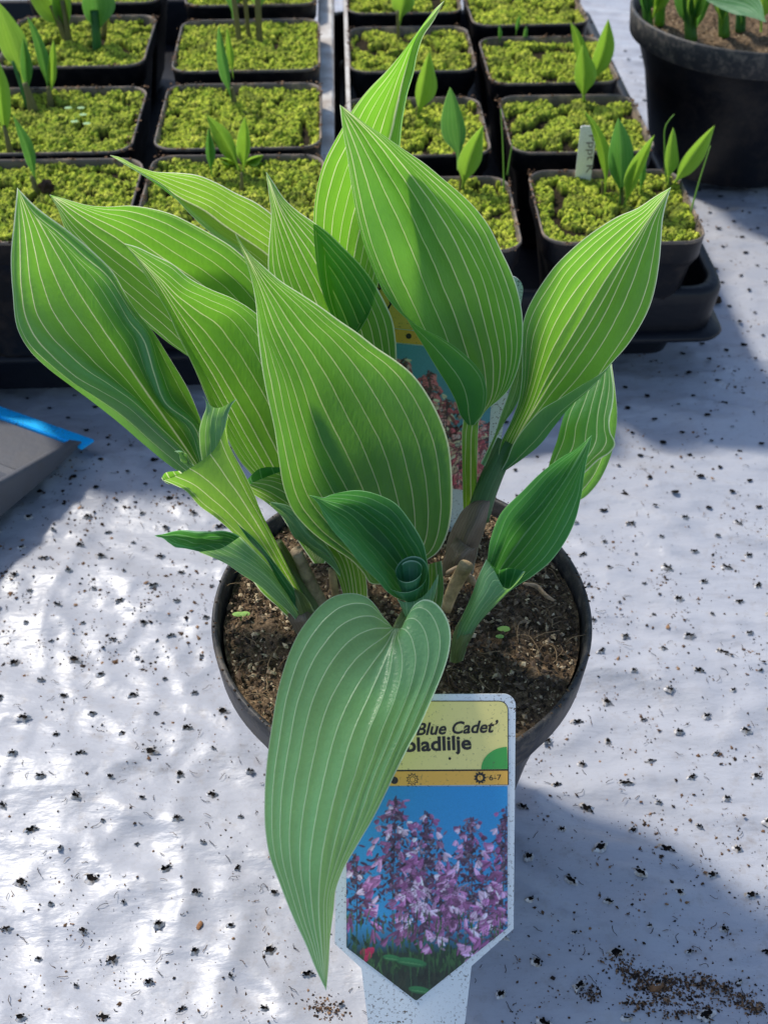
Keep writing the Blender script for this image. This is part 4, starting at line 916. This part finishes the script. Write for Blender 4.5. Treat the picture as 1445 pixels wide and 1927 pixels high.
# trays under the pots
def tray(name, x0, x1, y0, y1, label, zt=0.060, inset=0.019):
    e = empty(name, ((x0 + x1) / 2, (y0 + y1) / 2, 0), label, 'plant tray', None, ROT)
    wx, wy = (x1 - x0) / 2, (y1 - y0) / 2
    def rr(dx, r, n=5):
        a, b = wx - dx, wy - dx; pts = []
        for cx, cy, a0 in ((a - r, b - r, 0), (-a + r, b - r, 90), (-a + r, -b + r, 180), (a - r, -b + r, 270)):
            for k in range(n + 1):
                t_ = math.radians(a0 + 90 * k / n); pts.append((cx + r * math.cos(t_), cy + r * math.sin(t_)))
        return pts
    o = obj('tray_wall', loft('tray_wall', [(rr(0.006, 0.016), 0.0300), (rr(0.004, 0.016), 0.050), (rr(0.0035, 0.017), zt - 0.004), (rr(0.005, 0.017), zt), (rr(0.010, 0.016), zt), (rr(0.012, 0.015), zt - 0.003), (rr(0.015, 0.014), 0.0205)]), TRAY, e)
    obj('flange', loft('flange', [(rr(0.012, 0.014), 0.0262), (rr(0.000, 0.016), 0.0255), (rr(-0.001, 0.016), 0.0275), (rr(0.000, 0.016), 0.0292), (rr(0.0062, 0.015), 0.0302)]), TRAY, e)
    obj('foot', loft('foot', [(rr(inset + 0.007, 0.012), 0.0003), (rr(inset, 0.013), 0.026)]), TRAY, e)
    fl = rr(0.013, 0.014); obj('tray_floor', mesh('tray_floor', [(x, y, 0.0195) for x, y in fl], [list(range(len(fl)))], False), TRAY, e)
    return e
cR = on_z(1337, 560, 0.060); 
tray('plant_tray', -0.048, cR[0] + 0.006, cR[1] + 0.0, cR[1] + 0.52, 'black plastic tray with rounded corner under the name stick pots')
cL = on_z(60, 575, 0.060)
tray('plant_tray', -0.44, -0.066, cL[1] - 0.012, cL[1] + 0.56, 'black plastic tray behind the dustpan under the pots of brown based shoots', inset=0.003)
# white batten between the trays
WOOD = plain('white_batten', (0.62, 0.60, 0.56), 0.7, 0.2, 0.3, 50, 0.3, col2=(0.36, 0.31, 0.26))
b0 = on_z(611, 300, 0.100); b1 = on_z(613, -10, 0.100)
be = empty('batten', (b0[0], b0[1], 0.0), 'white painted batten standing between the two trays of pots', 'batten')
ang = math.atan2(b1[0] - b0[0], b1[1] - b0[1]); be.rotation_euler = (0, 0, -ang)
bm = bmesh.new(); bmesh.ops.create_cube(bm, size=1.0); Lb = np.linalg.norm(b1 - b0) + 0.2
for v in bm.verts: v.co = Vector((v.co.x * 0.0125, v.co.y * Lb + Lb / 2 - 0.05, v.co.z * 0.100 + 0.050))
bmesh.ops.bevel(bm, geom=bm.edges[:], offset=0.0012, segments=2, affect='EDGES')
me = bpy.data.meshes.new('batten_body'); bm.to_mesh(me); bm.free(); obj('batten_body', me, WOOD, be)
bm = bmesh.new(); bmesh.ops.create_cube(bm, size=1.0)
for v in bm.verts: v.co = Vector((v.co.x * 0.003 + 0.0165, v.co.y * Lb + Lb / 2 - 0.05, v.co.z * 0.098 + 0.049))
me = bpy.data.meshes.new('batten_fin'); bm.to_mesh(me); bm.free(); obj('batten_fin', me, WOOD, be)

# ------------------------------------------------------------------ seedlings
def depth_at(px, py, z):
    q = on_z(px, py, z) - CAM; return float(q @ FW)
def seedling(base, z, label, leaves, name='hosta_seedling', cat='seedling', stalk=None, lean=0.035):
    d = depth_at(base[0], base[1], z - 0.006); q = at(base[0], base[1], d)
    e = empty(name, (0, 0, 0), label, cat)
    for lf in leaves:
        b, tp, wd, mt = lf[:4]; bend = lf[4] if len(lf) > 4 else (0, 0)
        d0 = depth_at(b[0], b[1], z - 0.006); Lpx = b[1] - tp[1]
        d1 = d0 - Lpx * d0 / FPX * 0.55
        d1 = lf[5] if len(lf) > 5 else d1
        simple_leaf('leaf', b, tp, wd * 0.84, d0, d1, mt, e, bend=bend, curl=-random.uniform(0.002, 0.009), stalk=lf[6] if len(lf) > 6 else 0.25)
    for s in (stalk or []):
        (x0, y0), (x1, y1), r0, r1, mt = s
        if y1 > 20: x1, y1 = x0 + (x1 - x0) * 0.62, y0 + (y1 - y0) * 0.62; r1 *= 0.55
        d0 = depth_at(x0, y0, z - 0.006); d1 = d0 - (y0 - y1) * d0 / FPX * 0.55 + 0.0006
        tube('stalk', [at(x0, y0 + 4, d0 + 0.002), at((x0 * .6 + x1 * .4), y0 * .6 + y1 * .4, (d0 * .6 + d1 * .4)), at(x1, y1, d1)], [r0, (r0 + r1) / 2, r1], mt, e, n=10, leafattr=True)
    return e
zR, zL = GZ['R'], GZ['L']
STK = leaf_mat('seedling_stalk', (0.20, 0.19, 0.08), (0.28, 0.30, 0.06), (0.24, 0.2, 0.10), (0.3, 0.3, 0.08), tf=0.35)
seedling((1168, 392), zR, 'hosta seedling of broad pointed leaves beside the white name stick', [((1168,388),(1163,222),58,SEEDD,(2,0)), ((1172,396),(1231,254),34,SEED,(-6,6)), ((1136,376),(1098,208),28,SEED,(17,-8))], stalk=[((1172,392),(1168,330),.0016,.0013,STK), ((1134,376),(1132,320),.0015,.0011,STK)])
seedling((1203, 368), zR, 'thin unopened spike beside the broad seedling in the name stick pot', [((1203,368),(1213,286),14,SEEDD)])
seedling((1258, 352), zR, 'two-leaved seedling spreading over the pot rim towards the big round pot', [((1256,356),(1266,240),30,SEED,(-2,0)), ((1262,356),(1344,236),40,SEED,(-8,8))], stalk=[((1258,356),(1262,320),.0020,.0016,STK)])
seedling((1100, 200), zR, 'bright three-leaved seedling in the pot behind the name stick pot', [((1102,170),(1144,36),44,SEED,(8,4)), ((1098,200),(1096,84),48,SEED,(0,0)), ((1104,160),(1073,42),30,SEED,(6,-4))], stalk=[((1097,200),(1099,150),.0018,.0015,STK)])
seedling((868, 362), zR, 'broad green two-leaved seedling with a rolled second leaf, beside the hosta leaf', [((864,320),(847,164),54,SEEDD,(4,0)), ((870,362),(909,236),48,SEED,(-8,6))], stalk=[((868,362),(868,300),.0020,.0018,STK)])
seedling((785, 230), zR, 'pale yellow green sprout behind the tall hosta leaf tip', [((784,230),(808,97),44,SEED,(-2,4),)], stalk=[((785,232),(786,180),.0016,.0014,STK)])
seedling((752, 82), zR, 'pale sprout on a thin stalk in the pot next to the mossy hump', [((750,50),(768,-40),50,SEED)], stalk=[((750,84),(748,20),.0014,.0012,STK)])
seedling((940, 80), zR, 'tiny dark shoots on the mossy hump', [((940,84),(939,45),9,SEEDD), ((985,82),(990,48),10,SEEDD), ((970,66),(978,28),10,SEEDD)])
seedling((440, 202), zL, 'single upright green spike in its moss pot', [((441,204),(412,48),24,SEEDD,(-4,0)), ((440,150),(427,52),16,SEED)], stalk=[((443,204),(432,140),.0028,.0022,STK)])
seedling((455, 362), zL, 'forked bright seedling with small round cotyledons', [((453,330),(389,217),40,SEED,(6,-4)), ((456,334),(461,220),32,SEED,(4,0)), ((455,310),(496,292),22,SEED), ((450,310),(412,298),16,SEED)], stalk=[((456,364),(454,300),.0018,.0014,STK)])
seedling((400, 335), zL, 'dull green unopened spike beside the forked bright seedling', [((400,335),(393,240),20,SEEDD,(-3,0))])
seedling((470, 82), zL, 'three reddish stalks rising from one moss pot', [((440,40),(425,-70),40,SEEDD), ((485,40),(492,-80),44,SEED)], stalk=[((452,86),(438,-20),.0022,.0018,STK), ((470,78),(458,-30),.0018,.0014,STK), ((489,84),(484,-20),.0026,.0022,STK)])
seedling((180, 92), zL, 'tall broad shoots leaning outwards in the rear moss pot', [((130,80),(40,-50),60,SEED,(14,-10)), ((183,88),(170,-70),70,SEEDD,(4,0)), ((128,82),(118,-60),44,SEED)], stalk=[((130,86),(98,10),.0026,.0022,STK), ((133,86),(118,0),.0024,.0020,STK), ((184,94),(178,20),.0034,.0032,SEEDD), ((196,70),(200,-10),.0022,.002,STK)])
seedling((65, 212), zL, 'thick brown based shoot with broad light leaf', [((50,170),(-8,0),60,SEED,(4,-4)), ((55,190),(44,70),26,SEEDD)], stalk=[((66,214),(36,120),.0040,.0032,STK), ((56,205),(5,60),.0022,.0018,SEEDD)])
seedling((98, 197), zL, 'pair of slim shoots beside the thick brown based shoot', [((92,190),(52,32),26,SEEDD,(8,-6)), ((95,190),(101,75),22,SEED,(3,0))], stalk=[((97,200),(88,140),.0028,.0022,STK)])
seedling((72, 365), zL, 'slim green shoot beside a brown husk in the front moss pot', [((70,362),(25,218),26,SEEDD,(6,-4))], stalk=[((73,367),(52,310),.0026,.0022,STK)])
seedling((20, 292), zL, 'tall pale shoot leaning out of the front moss pot', [((16,285),(-6,105),36,SEED,(-2,0))], stalk=[((22,294),(0,200),.0024,.002,STK)])
lump('brown_husk', 88, 350, 0.0045, CLOD, 'brown husk on the moss beside the slim green shoot', 'husk', 0.9, z=0.115).location = tuple(on_z(88, 352, 0.116))
GRASS = plain('grass_blade', (0.22, 0.42, 0.06), 0.6, 0.3)
def grass(pts, z, label, r=0.0006):
    e = empty('grass_blade', (0, 0, 0), label, 'grass'); n = len(pts); d0 = depth_at(*pts[0], z - 0.006)
    P_ = [at(p[0], p[1], d0 - (pts[0][1] - p[1]) * d0 / FPX * 0.6) for p in pts]
    tube('blade', P_, list(np.linspace(r, r * 0.5, n)), GRASS, e, seg=6, n=14, squash=0.4)
grass([(1254, 352), (1250, 280), (1254, 232), (1268, 215)], zR, 'hooked grass blade beside the spreading two-leaved seedling')
grass([(1296, 410), (1315, 340), (1336, 274)], zR, 'straight grass blade leaning over the name stick pot rim')
grass([(948, 370), (946, 280), (942, 205)], zR, 'thin upright grass blade between the seedling pot and its neighbour')
grass([(954, 330), (960, 290), (966, 262)], zR, 'short leaning grass blade between the seedling pot and its neighbour')
# clover weed
cl = empty('clover_weed', on_z(145, 230, zL - 0.004), 'small pale clover weed on the moss beside the slim shoots', 'weed')
for dx, dy in ((-22, -18), (2, -18), (12, -4), (2, 10), (26, 14)):
    n = 10; V = [(0, 0, 0.0004)] + [(0.0026 * math.cos(6.283 * k / n), 0.0019 * math.sin(6.283 * k / n), 0) for k in range(n)]
    o = obj('leaf', mesh('leaf', V, [[0, 1 + k, 1 + (k + 1) % n] for k in range(n)]), plain('clover', (0.30, 0.50, 0.22), 0.6), cl); o.location = (dx * 0.00036, -dy * 0.0008, 0.004)
tube('stem', [(0, 0, -0.004), (0, 0, 0.0038)], [0.0003, 0.0003], WEED, cl, seg=6)

# white name stick
st = depth_at(1095, 335, zR - 0.004)
stick = Card('name_stick', at(1095, 337, st), at(1095, 337, st) - at(1111, 238, st - 0.030), (1, 0, 0), 'white handwritten plastic name stick pushed into the corner moss pot', 'label stick')
stick.poly('stick', [(1080, 350), (1082, 330), (1092, 240), (1096, 237), (1120, 238), (1123, 242), (1112, 330), (1110, 350)], 0.0, cardmat('stick_white', (0.86, 0.86, 0.84), (0.25, 0.22, 0.08), 0.6, 0.5, 0.56), 0.0006)
stick.text('Pppt K', (1108, 254), (1102, 326), 12, 0.0002, plain('pencil', (0.22, 0.17, 0.16), 0.8))

# ------------------------------------------------------------------ big round pot, far right
bp = empty('plant_pot', (0.292, 0.66, 0), 'wide round black pot full of thick green shoots, beside the trays', 'plant pot')
lathe('pot_wall', [(0.064, 0.0), (0.066, 0.001), (0.080, 0.070), (0.0895, 0.097), (0.0935, 0.099)], SQP, bp)
lathe('rim', [(0.0932, 0.0985), (0.0962, 0.1005), (0.0980, 0.1185), (0.0972, 0.1200), (0.0955, 0.1198), (0.0940, 0.110), (0.092, 0.100)], RIM, bp)
soil_disc('soil', 0.0925, 0.106, SOIL, bp, 50, 140, 0.005)
soil_bits(bp, 0.091, 0.107, 1500, nf=40)
zB = 0.112
big = seedling((1300, 70), zB + 0.006, 'clump of thick green shoots growing in the wide round pot', [
  ((1218,48),(1205,-60),34,SEEDD), ((1222,46),(1262,-60),40,SEED), ((1240,40),(1250,-70),40,SEED), ((1300,70),(1270,-50),34,SEEDD), ((1300,70),(1312,-60),40,SEED), ((1304,68),(1340,-30),30,SEEDD), ((1360,62),(1352,-60),36,SEED), ((1395,55),(1400,-60),40,SEEDD), ((1430,60),(1436,-60),40,SEED)], 'hosta_plant', 'plant',
  stalk=[((1220,50),(1212,-20),.0040,.0034,SEED), ((1240,42),(1246,-30),.0042,.0036,SEED), ((1300,72),(1292,-20),.0048,.004,SEED), ((1362,64),(1358,-20),.0044,.0036,SEED), ((1392,54),(1396,-20),.004,.0034,SEEDD)])
surface('leaf', [(-1, [(1330,2),(1360,18),(1400,30),(1441,42)], -0.003), (0, [(1328,0),(1365,8),(1405,18),(1441,42)], 0), (1, [(1330,-4),(1380,-30),(1425,-5),(1441,42)], -0.004)], 0.86, 0.83, LEAFG, big, N=40, NU=31, nv=5)

# ------------------------------------------------------------------ dustpan
GREY = plastic('dustpan_grey', (0.10, 0.105, 0.12), (0.10, 0.085, 0.07), 0.35, 0.45, 90)
BLUE = cardmat('dustpan_blue', (0.002, 0.48, 1.0), (0.04, 0.05, 0.06), 0.8, 0.5, 0.54)
c0 = on_z(166, 828, 0.002); e1 = np.array([-0.885, 0.465]); e2 = np.array([-0.465, -0.885])
dp = bpy.data.objects.new('dustpan', None); link(dp); tag(dp, 'grey plastic dustpan with a bright blue rubber lip lying on the film', 'dustpan')
dp.matrix_world = Matrix(((e1[0], e2[0], 0, c0[0]), (e1[1], e2[1], 0, c0[1]), (0, 0, 1, 0.0005), (0, 0, 0, 1)))
WDP, LDP = 0.24, 0.22
def fl(s): return 0.0025 + 0.020 * max(0, (s - 0.006) / LDP)        # pan floor rises backwards
# floor with stepped ribs
prof = [(0.010, 0.0028), (0.045, 0.0058), (0.048, 0.0080), (0.053, 0.0082), (0.056, 0.0062), (0.066, 0.0070), (0.069, 0.0092), (0.074, 0.0094), (0.077, 0.0078), (0.130, 0.0120), (0.22, 0.0190)]
V = []; 
for v_, z_ in prof: V += [(0.004, v_, z_), (WDP, v_, z_)]
nb = len(V)
for v_, z_ in prof: V += [(0.004, v_, z_ - 0.0022), (WDP, v_, z_ - 0.0022)]
F = [[2 * i, 2 * i + 1, 2 * i + 3, 2 * i + 2] for i in range(len(prof) - 1)] + [[nb + 2 * i, nb + 2 * i + 2, nb + 2 * i + 3, nb + 2 * i + 1] for i in range(len(prof) - 1)]
o = obj('pan_floor', mesh('pan_floor', V, F, False), GREY, dp)
V = []; hs = [(0.006, 0.0045), (0.012, 0.0095), (0.030, 0.0135), (0.060, 0.0195), (0.090, 0.026), (0.14, 0.037), (0.22, 0.052)]
for v_, z_ in hs:                                                   # side wall with a rolled top
    zb = 0.0006 if v_ > 0.02 else 0.0018
    V += [(0.0000, v_, zb), (-0.0015, v_, z_ - 0.0025), (-0.0012, v_, z_ - 0.0006), (0.0002, v_, z_), (0.0022, v_, z_ - 0.0004), (0.0030, v_, z_ - 0.0022), (0.0042, v_, 0.0012)]
F = [[7 * i + k, 7 * i + k + 1, 7 * i + 8 + k, 7 * i + 7 + k] for i in range(len(hs) - 1) for k in range(6)] + [[0, 1, 2, 3, 4, 5, 6]]
obj('side_wall', mesh('side_wall', V, F), GREY, dp)
bm = bmesh.new(); vs = []
for (x, y, z) in ((-0.004, -0.0015, 0.0003), (WDP, -0.0015, 0.0003), (WDP, 0.0095, 0.0010), (-0.003, 0.0095, 0.0010), (-0.004, -0.0015, 0.0026), (WDP, -0.0015, 0.0026), (WDP, 0.0095, 0.0050), (-0.003, 0.0095, 0.0050)): vs.append(bm.verts.new((x, y, z)))
for f in ((0, 3, 2, 1), (4, 5, 6, 7), (0, 1, 5, 4), (1, 2, 6, 5), (2, 3, 7, 6), (3, 0, 4, 7)): bm.faces.new([vs[k] for k in f])
bmesh.ops.bevel(bm, geom=bm.edges[:], offset=0.0007, segments=2, affect='EDGES')
me = bpy.data.meshes.new('rubber_lip'); bm.to_mesh(me); bm.free(); obj('rubber_lip', me, BLUE, dp)
